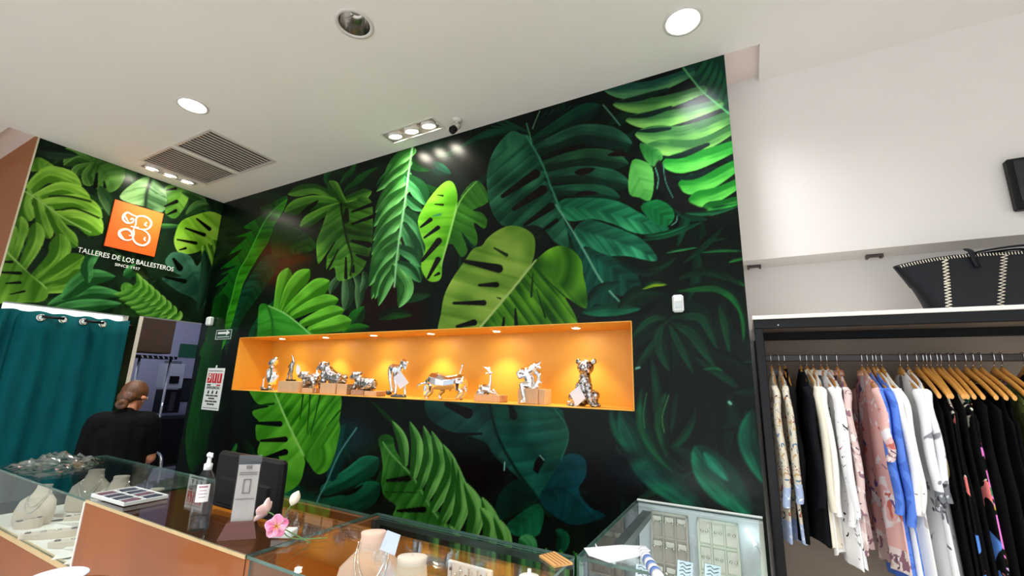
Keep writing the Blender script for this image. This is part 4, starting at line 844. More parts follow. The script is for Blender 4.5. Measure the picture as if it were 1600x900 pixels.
# 6 horse
f = Fig('silver_horse', 'silver horse figurine turning its head, on a grey oval base, with a large white tag', 'figurine', 'B', (260, 640), 2.52, fat=1.28)
MB().lathe([(.066, 0), (.070, .006), (.062, .017), (.02, .02)], n=28, sy=.6).build('base', m_base, f.t)
b = MB()
f.chain(b, [(195, 280, 0), (235, 300, 0), (280, 310, -4), (310, 260, -6), (335, 200, -8)], [38, 44, 34, 26, 22]); f.chain(b, [(335, 195, -8), (365, 225, -16), (365, 285, -20)], [24, 27, 16]); f.chain(b, [(335, 185, -6), (332, 160, -4)], [9, 4]); f.chain(b, [(352, 185, -12), (356, 163, -12)], [9, 4])
f.chain(b, [(300, 200, -2), (290, 270, 0), (275, 320, 0)], [10, 14, 12])
for p in ([(185, 300, -16), (175, 400, -16), (185, 480, -18), (195, 560, -18)], [(180, 300, 16), (165, 400, 16), (170, 470, 16), (185, 560, 16)], [(250, 340, -14), (235, 420, -16), (250, 500, -16), (240, 590, -18)], [(280, 330, 14), (300, 420, 14), (330, 500, 14), (335, 600, 14)]):
    f.chain(b, p, [26, 17, 11, 13])
f.chain(b, [(165, 280, 0), (155, 350, 0), (165, 430, 0)], [12, 14, 8]); f.vox(b, 'body', m_silver)
b = MB(); f.ball(b, (150, 585, -10), (34, 26, 24)); f.ball(b, (130, 575, 0), (18, 20, 18)); b.build('rock', m_base, f.t)
tagcard('large white square price tag before the horse figurine', f, [(325, 318), (425, 462), (318, 540), (235, 395)], -40)
# 7 bull
f = Fig('silver_bull', 'polished silver charging bull with lowered horns and raised tail', 'figurine', 'B', (800, 672), 2.53, fat=1.22)
b = MB()
f.chain(b, [(715, 430, 0), (780, 455, 0), (870, 470, 0), (960, 460, 0), (1030, 440, 0)], [66, 74, 62, 58, 56]); f.chain(b, [(740, 395, 0), (700, 420, 0), (650, 470, 0), (620, 500, 0)], [42, 52, 46, 36]); f.chain(b, [(630, 490, 0), (615, 560, -6), (605, 610, -10)], [40, 32, 22])
f.chain(b, [(650, 465, -30), (590, 480, -52), (548, 500, -58), (548, 530, -58)], [14, 12, 9, 4]); f.chain(b, [(650, 465, 30), (600, 450, 50), (575, 470, 58)], [14, 11, 5]); f.ball(b, (690, 485, -40), (26, 12, 14))
f.chain(b, [(700, 500, -30), (690, 580, -34), (640, 640, -34), (645, 660, -34)], [38, 22, 14, 15]); f.chain(b, [(780, 500, 30), (800, 560, 34), (745, 620, 34), (760, 660, 34)], [40, 22, 14, 15])
f.chain(b, [(1040, 470, -28), (1030, 540, -32), (1070, 580, -34), (1020, 655, -34)], [46, 30, 16, 15]); f.chain(b, [(1050, 460, 28), (1065, 530, 32), (1085, 570, 32), (1040, 620, 34), (1020, 660, 34)], [42, 28, 16, 14, 15])
f.chain(b, [(1050, 400, 0), (1020, 380, 0), (1045, 310, 0), (1065, 240, 0)], [14, 9, 7, 10]); f.chain(b, [(920, 530, 0), (905, 565, 0)], [18, 8]); f.vox(b, 'body', mat('polished_steel', (236, 236, 240), .10, 1.0, bump=.22, bscale=30))
# 8 gazelle on a plinth
zt = block('pale wooden block under the small antelope figurine', 'B', 1205, 1520, 610, 700, 2.46, .11)
f = Fig('silver_antelope', 'small silver antelope lying down with swept-back horns, on a wooden block', 'figurine', 'B', (1360, 608), 2.51, zt)
b = MB()
f.chain(b, [(1290, 560, 0), (1340, 535, 0), (1390, 540, 0)], [34, 50, 40]); f.chain(b, [(1395, 530, 0), (1412, 450, 0), (1415, 350, 0)], [26, 16, 12]); f.chain(b, [(1410, 345, 0), (1440, 335, -8)], [19, 9]); 
for p in ([(1405, 330, -8), (1370, 290, -10), (1325, 255, -12)], [(1405, 325, 8), (1385, 290, 10), (1385, 255, 10)], [(1400, 340, 0), (1350, 345, 4), (1330, 348, 6)], [(1410, 325, 0), (1400, 285, 4), (1362, 270, 4)]): f.chain(b, p, [9, 8, 4])
f.chain(b, [(1400, 570, -20), (1450, 590, -26), (1510, 600, -26)], [16, 11, 9]); f.chain(b, [(1400, 560, 20), (1440, 560, 24), (1480, 590, 24)], [16, 11, 9]); f.chain(b, [(1290, 570, -24), (1270, 595, -30), (1340, 600, -34)], [26, 16, 10]); f.chain(b, [(1270, 540, 0), (1275, 500, 0)], [12, 6])
for k in range(6): f.ball(b, (1300 + k * 35, 596 - (k % 2) * 8, -20 + (k % 3) * 16), 13)
f.vox(b, 'body', m_silver)
# 9 seated thinker
zt = block('tall pale wooden block carrying the seated hunched figurine', 'C', 500, 725, 492, 668, 2.46, .12)
block('taller wooden slab standing behind the seated figurine', 'C', 735, 805, 492, 668, 2.47, .10)
f = Fig('silver_figurine', 'silver hunched figurine seated on a tall wooden block, one leg hanging', 'figurine', 'C', (640, 490), 2.50, zt, fat=1.42)
b = MB()
f.chain(b, [(640, 450, 0), (640, 390, 0), (600, 320, 0), (560, 300, 0)], [44, 40, 36, 30]); f.chain(b, [(600, 310, 0), (660, 280, -4), (700, 240, -6)], [34, 28, 22]); f.ball(b, (715, 230, -6), (30, 30, 34)); f.chain(b, [(740, 215, -6), (765, 190, -6)], [16, 7]); f.chain(b, [(745, 250, -8), (760, 262, -8)], [12, 8])
f.chain(b, [(560, 300, -26), (525, 320, -34), (545, 370, -36), (590, 350, -40)], [24, 18, 15, 12]); f.chain(b, [(690, 290, 20), (740, 340, 10), (745, 400, -6), (720, 450, -16)], [22, 18, 15, 13])
f.chain(b, [(640, 460, -26), (580, 455, -52), (590, 520, -58), (605, 590, -60)], [32, 26, 21, 17]); f.chain(b, [(650, 460, 22), (720, 455, 0), (690, 490, -30)], [30, 24, 16]); f.chain(b, [(605, 585, -60), (612, 640, -62), (590, 640, -78)], [15, 17, 16]); f.chain(b, [(740, 420, 0), (770, 420, -4)], [12, 10])
f.vox(b, 'body', m_silver)
# 10 big sitting jaguar
f = Fig('silver_jaguar', 'large spotted silver jaguar sitting upright, rightmost in the niche', 'figurine', 'C', (1260, 705), 2.55)
b = MB()
f.chain(b, [(1230, 600, 10), (1250, 520, 6), (1265, 430, 0), (1265, 350, -4)], [92, 84, 72, 58]); f.ball(b, (1278, 262, -16), (98, 84, 84)); f.ball(b, (1320, 300, -66), (44, 46, 42)); f.ball(b, (1335, 305, -96), (22, 24, 20)); f.ball(b, (1310, 335, -60), (36, 40, 30))
for x in (1192, 1370): f.ball(b, (x, 196, -4), (32, 26, 34))
f.chain(b, [(1215, 470, -46), (1205, 570, -66), (1195, 660, -74), (1190, 690, -84)], [40, 30, 26, 24]); f.chain(b, [(1320, 470, -46), (1340, 570, -66), (1350, 660, -74), (1390, 690, -84)], [42, 32, 28, 26]); f.ball(b, (1180, 694, -104), (40, 30, 20)); f.ball(b, (1405, 694, -100), (44, 30, 20))
f.chain(b, [(1170, 580, 0), (1140, 600, -30), (1150, 680, -30), (1095, 690, -50)], [56, 50, 30, 20]); f.chain(b, [(1370, 570, 0), (1395, 580, -30), (1380, 680, -30), (1440, 690, -40)], [52, 46, 28, 20]); f.chain(b, [(1160, 650, 40), (1110, 660, 10), (1065, 650, -10)], [18, 15, 10])
f.vox(b, 'body', m_spot, .0038)
for x in (1255, 1322):
    b = MB(); f.ball(b, (x, 250, -90), 9); b.build('eye', m_black, f.t)
tagcard('white square price tag leaning on the large sitting jaguar', f, [(1240, 470), (1312, 610), (1215, 700), (1135, 555)], -118)
# ------------------------------------------------------------------ logo, signs, curtain, doorway, back room, person
m_logo = mat('logo_orange', (226, 88, 18), .4); m_cream = mat('cream_paint', (252, 242, 214), .5); m_wtext = mat('white_lettering', (236, 238, 232), .5)
LY0, LY1, LZ0, LZ1 = 1.508, 1.883, CAM_Z + 1.088, CAM_Z + 1.523
lc = Vector((WX, (LY0 + LY1) / 2, (LZ0 + LZ1) / 2)); lw, lh = LY1 - LY0, LZ1 - LZ0
t = thing('logo_panel', 'orange square panel with a cream double scroll emblem on the left jungle wall', 'sign', lc)
MB().box((.008, 0, 0), (.014, lw, lh), bev=.001).build('panel', m_logo, t)
def emb(pts, r, name='scroll'):
    # emblem strokes drawn in the close-up [150,300]-[290,430], scale 6.921
    Q = []
    for p in smooth_pts(pts, 5): 
        v = at_x(150 + p.x / 6.921, 300 + p.y / 6.921, WX); Q.append(v - lc + Vector((.016, 0, 0)))
    rr = [r[0] + (r[1] - r[0]) * math.sin(PI * i / (len(Q) - 1)) for i in range(len(Q))]
    b = MB(); vs_ = []; 
    for i, q in enumerate(Q):
        tt = (Q[min(i + 1, len(Q) - 1)] - Q[max(0, i - 1)]).normalized(); nn = Vector((0, -tt.z, tt.y)); vs_.append(q + nn * rr[i]); vs_.append(q - nn * rr[i])
    n_ = len(vs_); vs_ += [v + Vector((.002, 0, 0)) for v in vs_]
    fs_ = []
    for i in range(len(Q) - 1):
        a = 2 * i; fs_ += [(a, a + 1, a + 3, a + 2), (a + n_, a + 2 + n_, a + 3 + n_, a + 1 + n_), (a, a + 2, a + 2 + n_, a + n_), (a + 1, a + 1 + n_, a + 3 + n_, a + 3)]
    b.add(vs_, fs_); return b.build(name, m_cream, t)
emb([(385, 430), (420, 350), (430, 280), (490, 262), (560, 290), (590, 345), (560, 395), (510, 410), (450, 400), (400, 385)], (.003, .007))
emb([(440, 272), (380, 250), (330, 225), (290, 255), (285, 300), (330, 338), (385, 330), (402, 300)], (.003, .008))
emb([(400, 300), (380, 290), (365, 305)], (.004, .006))
emb([(395, 395), (402, 450), (390, 505), (430, 560), (500, 580), (555, 550), (570, 490), (540, 440), (500, 415)], (.003, .008))
emb([(390, 505), (340, 525), (280, 510), (240, 470), (250, 425), (300, 405), (350, 415), (380, 450), (370, 475), (345, 470)], (.003, .009))
emb([(540, 330), (520, 355), (540, 375)], (.003, .006)); emb([(525, 490), (512, 515), (530, 535)], (.003, .006))
emb([(365, 375), (400, 382), (450, 385)], (.003, .005)); emb([(300, 250), (318, 290), (345, 330)], (.001, .006)); emb([(250, 440), (268, 480), (300, 515)], (.001, .006))
def wall_text(lbl, body, y0, y1, z, size, nm='wall_lettering'):
    o = text_mesh(nm, body, size, m_wtext); me = o.data
    xs_ = [v.co.x for v in me.vertices]; w = max(xs_) - min(xs_); k = (y1 - y0) / w
    for v in me.vertices: v.co.x *= k
    o.location = (WX + .006, (y0 + y1) / 2, z); o.rotation_euler = (PI / 2, 0, PI / 2); tag(o, lbl, 'lettering'); return o
wall_text('white lettering line with the shop name under the orange emblem panel', 'TALLERES DE LOS BALLESTEROS', 1.352, 2.06, CAM_Z + 1.006, .062)
wall_text('small white lettering line reading SINCE 1937', 'SINCE 1937', 1.612, 1.795, CAM_Z + .945, .036)

# green curtain in the opening
m_curt = mat('teal_curtain', (0, 78, 82), .8, spec=.1, bump=.25, bscale=350, rgb2=(0, 66, 72), vscale=14, stretch=(1, 1, .2))
t = thing('curtain', 'dark teal grommet curtain closing the opening in the left wall', 'curtain', (WX + .0, 0, 0))
y0, y1, zt = .90, 1.785, CAM_Z + .452
def cx(y):                                              # fold depth
    u = (y - y0) / (y1 - y0)
    return .050 + .018 * math.sin(u * 2 * PI * 3.1 + .6) + .006 * math.sin(u * 2 * PI * 7.3 + 1) + (.012 * math.sin(u * 95) if u < .27 else 0)
g = []
for i in range(16):
    z = zt - .006 * 0 - (zt - .02) * i / 15; k = i / 15
    g.append([Vector((cx(y0 + (y1 - y0) * j / 120) * (1 + .25 * k) + .012 * k * math.sin(j * .21 + 1), y0 + (y1 - y0) * j / 120 + (.035 * k * (j / 120 - .4)), z + (.006 * math.sin(j * .33) if i == 0 else 0))) for j in range(121)])
b = MB().sheet(g); o = b.build('fabric', m_curt, t); sm_ = o.modifiers.new('solid', 'SOLIDIFY'); sm_.thickness = .003
for (pa, pb) in (((438, 297), (668, 320)), ((880, 340), (1080, 365))):
    a = at_x(pa[0] / 6.667, 450 + pa[1] / 6.667, WX + .085); c = at_x(pb[0] / 6.667, 450 + pb[1] / 6.667, WX + .085)
    MB().tube([(a.x - WX + .003, a.y, a.z), (c.x - WX + .003, c.y, c.z)], .0105, 12).build('rod_segment', m_black, t)
    for v in (a, c):
        q = Vector((1, 0, 0)).to_track_quat('Z', 'Y').to_matrix()
        MB().lathe([(.016, 0), (.018, .004), (.026, .004), (.028, 0)], (v.x - WX - .012, v.y, v.z - .008), 20, 0, q, cap=False).build('grommet', m_chrome, t)
        MB().lathe([(.0175, .0), (.001, .001)], (v.x - WX - .011, v.y, v.z - .008), 20, 0, q, cap=False).build('grommet_hole', mat('grommet_light', (225, 240, 238), .5), t)
MB().tube([(.03, CY1 - .005, zt - .035), (.03, CY1 + .03, zt - .035)], .014, 12).build('rod_end', m_black, t)

# doorway frame and the back room
b = MB(); b.box((WX - .03, DY0 + .016, DZ / 2), (.06, .034, DZ - .006), bev=.003)
tr_ = struct(b, 'trim_2', mat('door_frame_paint', (214, 206, 190), .5)); tr_['label'] = 'cream painted post at the left of the doorway'
m_brown = mat('brown_board', (128, 98, 72), .6, var=.1, vscale=6, stretch=(1, 1, 5))
XB = -5.62
def bx(px0, py0, px1, py1, X): a = at_x(px0, py0, X); c = at_x(px1, py1, X); return a, c
a, c = bx(224, 502, 262, 553, XB)
t = thing('wall_cabinet', 'brown cabinet high inside the back room doorway', 'cabinet', ((XB), (a.y + c.y) / 2, c.z))
h = a.z - c.z + .06; w = abs(c.y - a.y) + .05
MB().span((-.25, -w / 2, 0), (0, w / 2, h)).build('body', m_brown, t)
MB().span((0, -w / 2 + .01, .01), (.015, w / 2 - .01, h - .01)).build('door', m_brown, t)
t = thing('garment_trolley', 'chrome rail stand with dark top inside the back room doorway', 'rack', (XB + .02, (a.y + c.y) / 2, 0))
za = at_x(240, 556, XB).z
MB().span((-.2, -w / 2 - .04, za - .03), (.1, w / 2 + .02, za)).build('top_shelf', m_black, t)
for k in range(7): MB().box((.102, -w / 2 + .03 + k * w / 7, za - .015), (.004, .012, .03), rot=Matrix.Rotation(.6, 3, 'X')).build('stripe', m_chrome, t)
for y in (-w / 2 + .02, w / 2 - .03): MB().tube([(.08, y, za - .03), (.08, y, .02)], .012).build('leg', m_chrome, t)
a, c = bx(273, 537, 286, 560, -6.7)
o = MB().box((0, 0, 0), (.01, abs(c.y - a.y) + .09, a.z - c.z)).build('safety_sign', mat('sign_green', (30, 96, 66), .5)); o.location = (-6.893, (a.y + c.y) / 2 + .2, (a.z + c.z) / 2 + .02); tag(o, 'dark green safety sign on the back room wall', 'sign')
def bxthing(name, lbl, cat, px0, py0, px1, py1, X, dep, m, extra=None):
    a, c = bx(px0, py0, px1, py1, X); y, z = (a.y + c.y) / 2, (a.z + c.z) / 2
    t = thing(name, lbl, cat, (X - dep / 2, y, min(a.z, c.z))); w, h = abs(c.y - a.y), abs(a.z - c.z)
    MB().box((0, 0, h / 2), (dep, w, h), bev=.006).build('body', m, t)
    return t, w, h
t, w, h = bxthing('paper_dispenser', 'white wall box with clutter in the back room', 'dispenser', 262, 568, 284, 607, -6.3, .2, mat('grey_white', (190, 196, 206), .5))
MB().box((.104, 0, h * .35), (.008, w * .5, h * .3)).build('opening', m_black, t); MB().box((.0, 0, h + .02), (.12, w * .7, .04), bev=.005).build('clutter', mat('clutter_grey', (110, 116, 128), .5, var=.4, vscale=40), t)
t, w, h = bxthing('loudspeaker', 'tall black speaker box against the back room wall', 'speaker', 258, 609, 279, 645, -6.2, .22, m_black)
MB().box((.112, 0, h * .5), (.006, w * .3, h * .8), bev=.002).build('grille', mat('speaker_grey', (44, 44, 50), .4), t)
t, w, h = bxthing('wall_monitor', 'dark flat monitor on the lilac back room wall', 'monitor', 285, 591, 312, 628, -6.5, .06, m_black)
MB().box((.032, 0, h * .5), (.004, w * .88, h * .86)).build('screen', mat('dark_screen', (24, 32, 36), .15), t)
a, c = bx(255, 645, 330, 660, -6.6)
b = MB(); b.span((-6.85, 2.0, 0), (-6.6, 3.4, c.z + .1)); o = b.build('low_cabinet', mat('grey_cabinet', (86, 86, 98), .5)); tag(o, 'low grey cabinet along the back room wall', 'cabinet')
# office chair
p = at_x(272, 690, -5.5)
t = thing('office_chair', 'black office chair with chrome arm loops just inside the doorway', 'chair', (-5.30, 2.62, 0))
MB().box((0, 0, .52), (.44, .42, .09), bev=.03).build('seat', m_black, t); MB().box((-.2, .02, .86), (.07, .40, .52), bev=.03).build('backrest', m_black, t)
for s_ in (-1, 1): MB().tube(smooth_pts([(.16, s_ * .24, .52), (.18, s_ * .26, .74), (.05, s_ * .26, .80), (-.14, s_ * .25, .76), (-.17, s_ * .22, .6)], 4), .014).build('armrest', m_chrome, t)
MB().tube([(0, 0, .48), (0, 0, .12)], .03).build('column', m_chrome, t)
for k in range(5): 
    a_ = k * 2 * PI / 5; l = MB().tube([(0, 0, .12), (.28 * math.cos(a_), .28 * math.sin(a_), .07)], .018).build('leg', m_black, t); MB().ball((.28 * math.cos(a_), .28 * math.sin(a_), .034), .033).build('caster', m_black, l)

# wall signs
def wall_plate(name, lbl, cat, x0, x1, z0, z1, m, th=.004):
    t = thing(name, lbl, cat, ((x0 + x1) / 2, WY, (z0 + z1) / 2)); MB().box((0, -th / 2 - .001, 0), (x1 - x0, th, z1 - z0), bev=.0006).build('panel', m, t); return t, x1 - x0, z1 - z0
m_sg = mat('sign_dark_green', (18, 62, 44), .4); m_sw = mat('sign_white', (222, 226, 222), .5); m_red = mat('sign_red', (190, 22, 40), .5); m_ink = mat('sign_ink', (30, 30, 32), .5)
t, w, h = wall_plate('arrow_sign', 'small dark green sign with white right arrow, left of the niche', 'sign', -4.612, -4.342, CAM_Z + .345, CAM_Z + .442, m_sg)
def plate_quad(pts, m, nm, par, y=-.0065): return MB().prism([Vector((p[0], y, p[1])) for p in pts], (0, .0012, 0)).build(nm, m, par)
plate_quad([(-.10, .005), (.045, .005), (.045, -.012), (.105, .016), (.045, .042), (.045, .025), (-.10, .025)], m_sw, 'arrow', t)
for z in (-w * 0 + .044, -.044): plate_quad([(-w / 2 + .004, z - .002), (w / 2 - .004, z - .002), (w / 2 - .004, z + .002), (-w / 2 + .004, z + .002)], m_sw, 'border', t)
for x in (-w / 2 + .005, w / 2 - .005): plate_quad([(x - .0025, -.045), (x + .0025, -.045), (x + .0025, .045), (x - .0025, .045)], m_sw, 'border', t)
plate_quad([(-.10, -.026), (.10, -.026), (.10, -.020), (-.10, -.020)], m_sw, 'caption_line', t)
t, w, h = wall_plate('emergency_sign', 'white emergency notice with red 911 digits beside the niche', 'sign', -4.644, -4.358, CAM_Z - .316, CAM_Z + .072, m_sw)
MB().box((-.0, -.006, h / 2 + .012), (.02, .004, .03), bev=.001).build('hanging_tab', m_sw, t)
for k in range(3):
    x = -.082 + k * .082
    plate_quad([(x - .036, .055), (x + .036, .055), (x + .036, .145), (x - .036, .145)], m_red, 'red_square', t)
    d = text_mesh('digit', '911'[k], .105, m_wtext, t, .0005); d.location = (x, -.0078, .100); d.rotation_euler = (PI / 2, 0, 0)
for x in (-.08, .08): plate_quad([(x - .03, .030), (x + .03, .030), (x + .03, .042), (x - .03, .042)], m_ink if x < 0 else m_red, 'mark', t)
d = text_mesh('wording', 'EMERGENCIAS', .034, m_ink, t, .0005); d.location = (0, -.0068, .010); d.rotation_euler = (PI / 2, 0, 0)
for k, x in enumerate((-.07, 0, .07)):
    plate_quad([(x - .014 + .004 * math.cos(a_ * 1.0), -.03 + .012 * math.sin(a_)) for a_ in (0,)] + [(x - .012, -.045), (x + .012, -.045), (x + .014, -.02), (x, -.012)], m_ink, 'pictogram', t)
for k in range(4):
    ww = (.10, .05, .10, .06)[k]; z = -.068 - k * .026
    for q in range(3): plate_quad([(-ww + q * ww * .68, z), (-ww + q * ww * .68 + ww * .6, z), (-ww + q * ww * .68 + ww * .6, z + .012), (-ww + q * ww * .68, z + .012)], m_ink, 'text_line', t)
plate_quad([(-.12, -.176), (.12, -.176), (.12, -.172), (-.12, -.172)], m_ink, 'text_line', t); plate_quad([(-.12, .165), (.12, .165), (.12, .170), (-.12, .170)], m_ink, 'text_line', t)
o = MB().box((0, 0, 0), (.075, .05, .085), bev=.012).build('alarm_box', m_sw); p = at_y(328, 502, 2.372); o.location = (p.x, 2.372, p.z); tag(o, 'tiny white box sensor in the corner above the doorway', 'sensor')
p = at_y(1060, 475, WY)
t = thing('motion_sensor', 'white motion sensor on the dark right part of the mural', 'sensor', p)
MB().box((0, -.014, 0), (.056, .026, .092), bev=.009).build('housing', m_sw, t); MB().box((.004, -.0275, -.006), (.036, .004, .040), bev=.002).build('lens_window', mat('sensor_lens', (196, 204, 204), .3), t)

# ------------------------------------------------------------------ woman behind the left counter, seen from behind
m_skin = mat('skin', (196, 132, 100), .5, var=.06, vscale=30); m_shirt = mat('black_shirt', (8, 9, 11), .85, spec=.1, bump=.15, bscale=220); m_hair = mat('brown_hair', (104, 62, 32), .45, rgb2=(66, 38, 20), vscale=90, stretch=(1, 1, .25), bump=.4, bscale=160); m_trou = mat('dark_trousers', (24, 26, 34), .8)
u_ = Vector((ray(196, 650).x, ray(196, 650).y, 0)).normalized(); PB = u_ * 4.5; rz = math.atan2(u_.y, u_.x) - PI / 2
person = thing('person', 'woman in black T-shirt seen from behind with brown hair in a low bun', 'person', (PB.x, PB.y, 0), rz)
# local axes: +y forward (away from the viewer), +x her right
b = MB(); S = .95
hd = Vector((.03, .06, 1.385))                             # head centre, turned to her right and bent forward
q = Matrix.Rotation(-.75, 3, 'Z') @ Matrix.Rotation(-.30, 3, 'X')
def H(x, y, z): return hd + q @ Vector((x, y, z))
b.ball(hd, (.070, .088, .098), 16, 12, 0, q); b.limb(H(0, .03, -.04), H(0, .045, -.075), .055, .04); b.ball(H(0, .083, -.03), (.016, .02, .018), 8, 6); b.ball(H(0, .075, -.07), (.026, .014, .014), 8, 6, 0, q)
b.limb((.0, -.01, 1.20), H(0, -.02, -.05), .055, .05)
b.chain([(-.10, 0, 1.19), (.10, 0, 1.19)], [.07, .07]); b.chain([(0, 0, 1.16), (0, .01, 1.0), (0, .01, .86)], [.12, .115, .12])
for s_ in (-1, 1):
    b.chain([(s_ * .145, .0, 1.165), (s_ * .19, .02, .92), (s_ * .19, .26, .90), (s_ * .15, .34, .91)], [.056, .044, .034, .026])
    b.limb((s_ * .15, .34, .91), (s_ * .13, .42, .90), .030, .026)
    for k in range(4): b.chain([(s_ * .13 + (k - 1.5) * .017, .42, .90), (s_ * .13 + (k - 1.5) * .018, .46, .892), (s_ * .13 + (k - 1.5) * .018, .485 - abs(k - 1.3) * .008, .872)], [.0095, .0085, .007], 8)
    b.chain([(s_ * .125 - s_ * .025, .37, .905), (s_ * .125 - s_ * .055, .41, .895), (s_ * .125 - s_ * .052, .44, .885)], [.012, .0095, .008], 8)
    b.chain([(s_ * .085, .01, .84), (s_ * .09, .02, .45), (s_ * .09, -.01, .09)], [.085, .06, .04]); b.limb((s_ * .09, -.02, .06), (s_ * .095, .12, .04), .042, .032)
body = voxel(b, 'body', m_skin, person, .0075, 4)
b = MB()
b.chain([(-.125, -.002, 1.180), (.125, -.002, 1.180)], [.094, .094]); b.chain([(-.05, -.015, 1.205), (.05, -.015, 1.205)], [.068, .068]); b.chain([(0, 0, 1.15), (0, .01, 1.0), (0, .01, .80)], [.135, .135, .14]); b.chain([(-.07, 0, 1.10), (-.06, .01, .98), (-.065, .01, .80)], [.118, .112, .120]); b.chain([(.07, 0, 1.10), (.06, .01, .98), (.065, .01, .80)], [.118, .112, .120]); b.limb((0, -.01, 1.24), (0, -.005, 1.2), .066, .075)
for s_ in (-1, 1): b.chain([(s_ * .14, 0, 1.155), (s_ * .165, .01, 1.05), (s_ * .180, .018, .985)], [.088, .072, .062])
sh = voxel(b, 'shirt', m_shirt, person, .009, 5)
b = MB(); 
for s_ in (-1, 1): b.chain([(s_ * .075, .01, .84), (s_ * .09, .02, .45), (s_ * .09, -.01, .12)], [.112, .078, .066])
voxel(b, 'trousers', m_trou, person, .012, 4)
b = MB(); b.ball(H(0, -.012, .018), (.080, .094, .096), 18, 12, 0, q); b.ball(H(0, -.06, -.03), (.066, .05, .058), 14, 10, 0, q)
hair = voxel(b, 'hair', m_hair, person, .006, 2)
b = MB(); c0 = Vector((-.035, -.045, 1.325))
for k in range(14):
    a_ = k * .62; b.ball(c0 + Vector((.022 * math.cos(a_), -.012 - .002 * k, .020 * math.sin(a_))), .019, 8, 6)
voxel(b, 'hair_bun', m_hair, person, .004, 2)
for s_ in (-1, 1):
    b = MB(); b.lathe([(.001, .012), (.010, .010), (.016, .0), (.012, -.008), (.001, -.01)], H(s_ * .083, .0, -.018), 14, 0, q @ Matrix.Rotation(s_ * 1.35, 3, 'Y'), sy=1.6); b.build('ear', m_skin, person)
    b = MB(); b.ball(H(s_ * .031, .079, .0), .011, 10, 8); e = b.build('eye', m_sw, person); MB().ball(H(s_ * .031, .0885, .0), .0045, 8, 6).build('pupil', m_black, e)
MB().ball(H(.088, -.002, -.044), .005, 8, 6).build('earring', m_chrome, person)
MB().ball(H(0, .084, -.066), (.020, .006, .006), 10, 6, 0, q).build('mouth', mat('lips', (170, 84, 78), .5), person)
# ------------------------------------------------------------------ glass jewellery counters
m_cw = mat('counter_wood', (150, 80, 28), .4, var=.14, vscale=5, stretch=(1, 1, .25), coat=.2); m_ce = mat('counter_edge', (206, 178, 132), .45, var=.1, vscale=8)
m_gl = glass_mat('counter_glass', (.945, .975, .965)); m_clear = glass_mat('clear_plastic', (.95, .96, .96), 1.0, .06)
m_gedge = mat('green_glass_edge', (84, 116, 106), .15, spec=.8, var=.3, vscale=14)
m_shelf = mat('white_display_base', (236, 230, 220), .6); m_vel = mat('pale_velvet', (212, 196, 178), .7, sheen=.3, bump=.08, bscale=200); m_grey = mat('grey_velvet', (188, 182, 174), .7, sheen=.3); m_gold = mat('silver_jewellery', (232, 230, 222), .15, 1.0); m_navy = mat('dark_jewellery', (36, 42, 66), .35, var=.4, vscale=160)
m_cbase = mat('dark_counter_inside', (48, 56, 62), .5)
ZT, ZS = 1.0, .722
AX0, AXM, AX1, AY0, AY1 = -3.93, -2.635, -1.449, .953, 1.475
BX0, BX1, BY0, BY1 = -1.443, -.559, .953, 1.512
CX0, CX1, CY0_, CY1_ = -.553, -.002, 1.516, 2.394
def pane(par, a, b_, name='glass_pane', edges=True):
    """a glass pane: two clear faces and a green edge (separate material)"""
    m = MB().span(a, b_); ext = [abs(q - p) for p, q in zip(a, b_)]; th = ext.index(min(ext))
    m.m = [0 if (i // 2) == {2: 0, 1: 1, 0: 2}[th] else 1 for i in range(6)]
    return m.build(name, [m_gl, m_gedge], par)
def counter(lbl): return thing('display_counter', lbl, 'counter', (0, 0, 0), group='glass jewellery counters')
# left counter
A = counter('long wooden and glass jewellery counter at the left, hand gel bottle standing on it')
t = .018
b = MB(); b.span((AXM, AY0, 0), (AX1, AY0 + t, ZT - .012)); b.build('front_panel', m_cw, A)
b = MB(); b.span((AX0, AY0, 0), (AXM - .002, AY0 + t, ZS - .018)); b.build('front_panel', m_cw, A)
b = MB(); b.span((AX0, AY0 - .004, ZS - .018), (AXM - .002, AY0 + .02, ZS + .002)); b.build('shelf_edge', m_ce, A)
b = MB(); b.span((AXM - .012, AY0 - .003, ZS), (AXM - .001, AY0 + .012, ZT - .012)); b.build('corner_strip', m_shelf, A)
b = MB(); b.span((AX0, AY0 + .02, ZS - .016), (-2.60, AY1, ZS)); b.build('display_base', m_shelf, A)
b = MB(); b.span((-2.60, AY0 + t, ZS - .10), (AX1, AY1, ZS - .08)); b.build('inner_floor', m_cbase, A)
b = MB(); b.span((-2.606, AY0 + t, ZS), (-2.590, AY1 - .02, ZT - .014)); b.build('partition', m_cw, A)
b = MB(); b.span((-2.608, AY0 + t, ZT - .014), (-2.586, AY1 - .02, ZT - .010)); b.build('partition_edge', m_black, A)
b = MB(); b.span((-2.58, AY1 - .02, 0), (AX1, AY1, ZT - .012)); b.build('back_panel', m_cw, A)
b = MB(); b.span((AX0, AY1 - .02, 0), (-2.61, AY1, ZS)); b.build('back_panel', m_cw, A)
b = MB(); b.span((AX1 - t, AY0 + t, 0), (AX1, AY1 - .02, ZT - .012)); b.build('end_panel', m_cw, A)
pane(A, (AX0, AY0, ZT - .010), (AX1, AY1, ZT), 'glass_top'); pane(A, (AX0, AY0 + .002, ZS + .002), (AXM - .013, AY0 + .010, ZT - .011), 'glass_front'); pane(A, (AX0, AY1 - .010, ZS + .001), (-2.61, AY1 - .002, ZT - .011), 'glass_back')
b = MB(); b.span((AXM, AY0 - .003, ZT - .012), (AX1, AY0 + .005, ZT - .002)); b.build('top_edge_strip', m_ce, A)
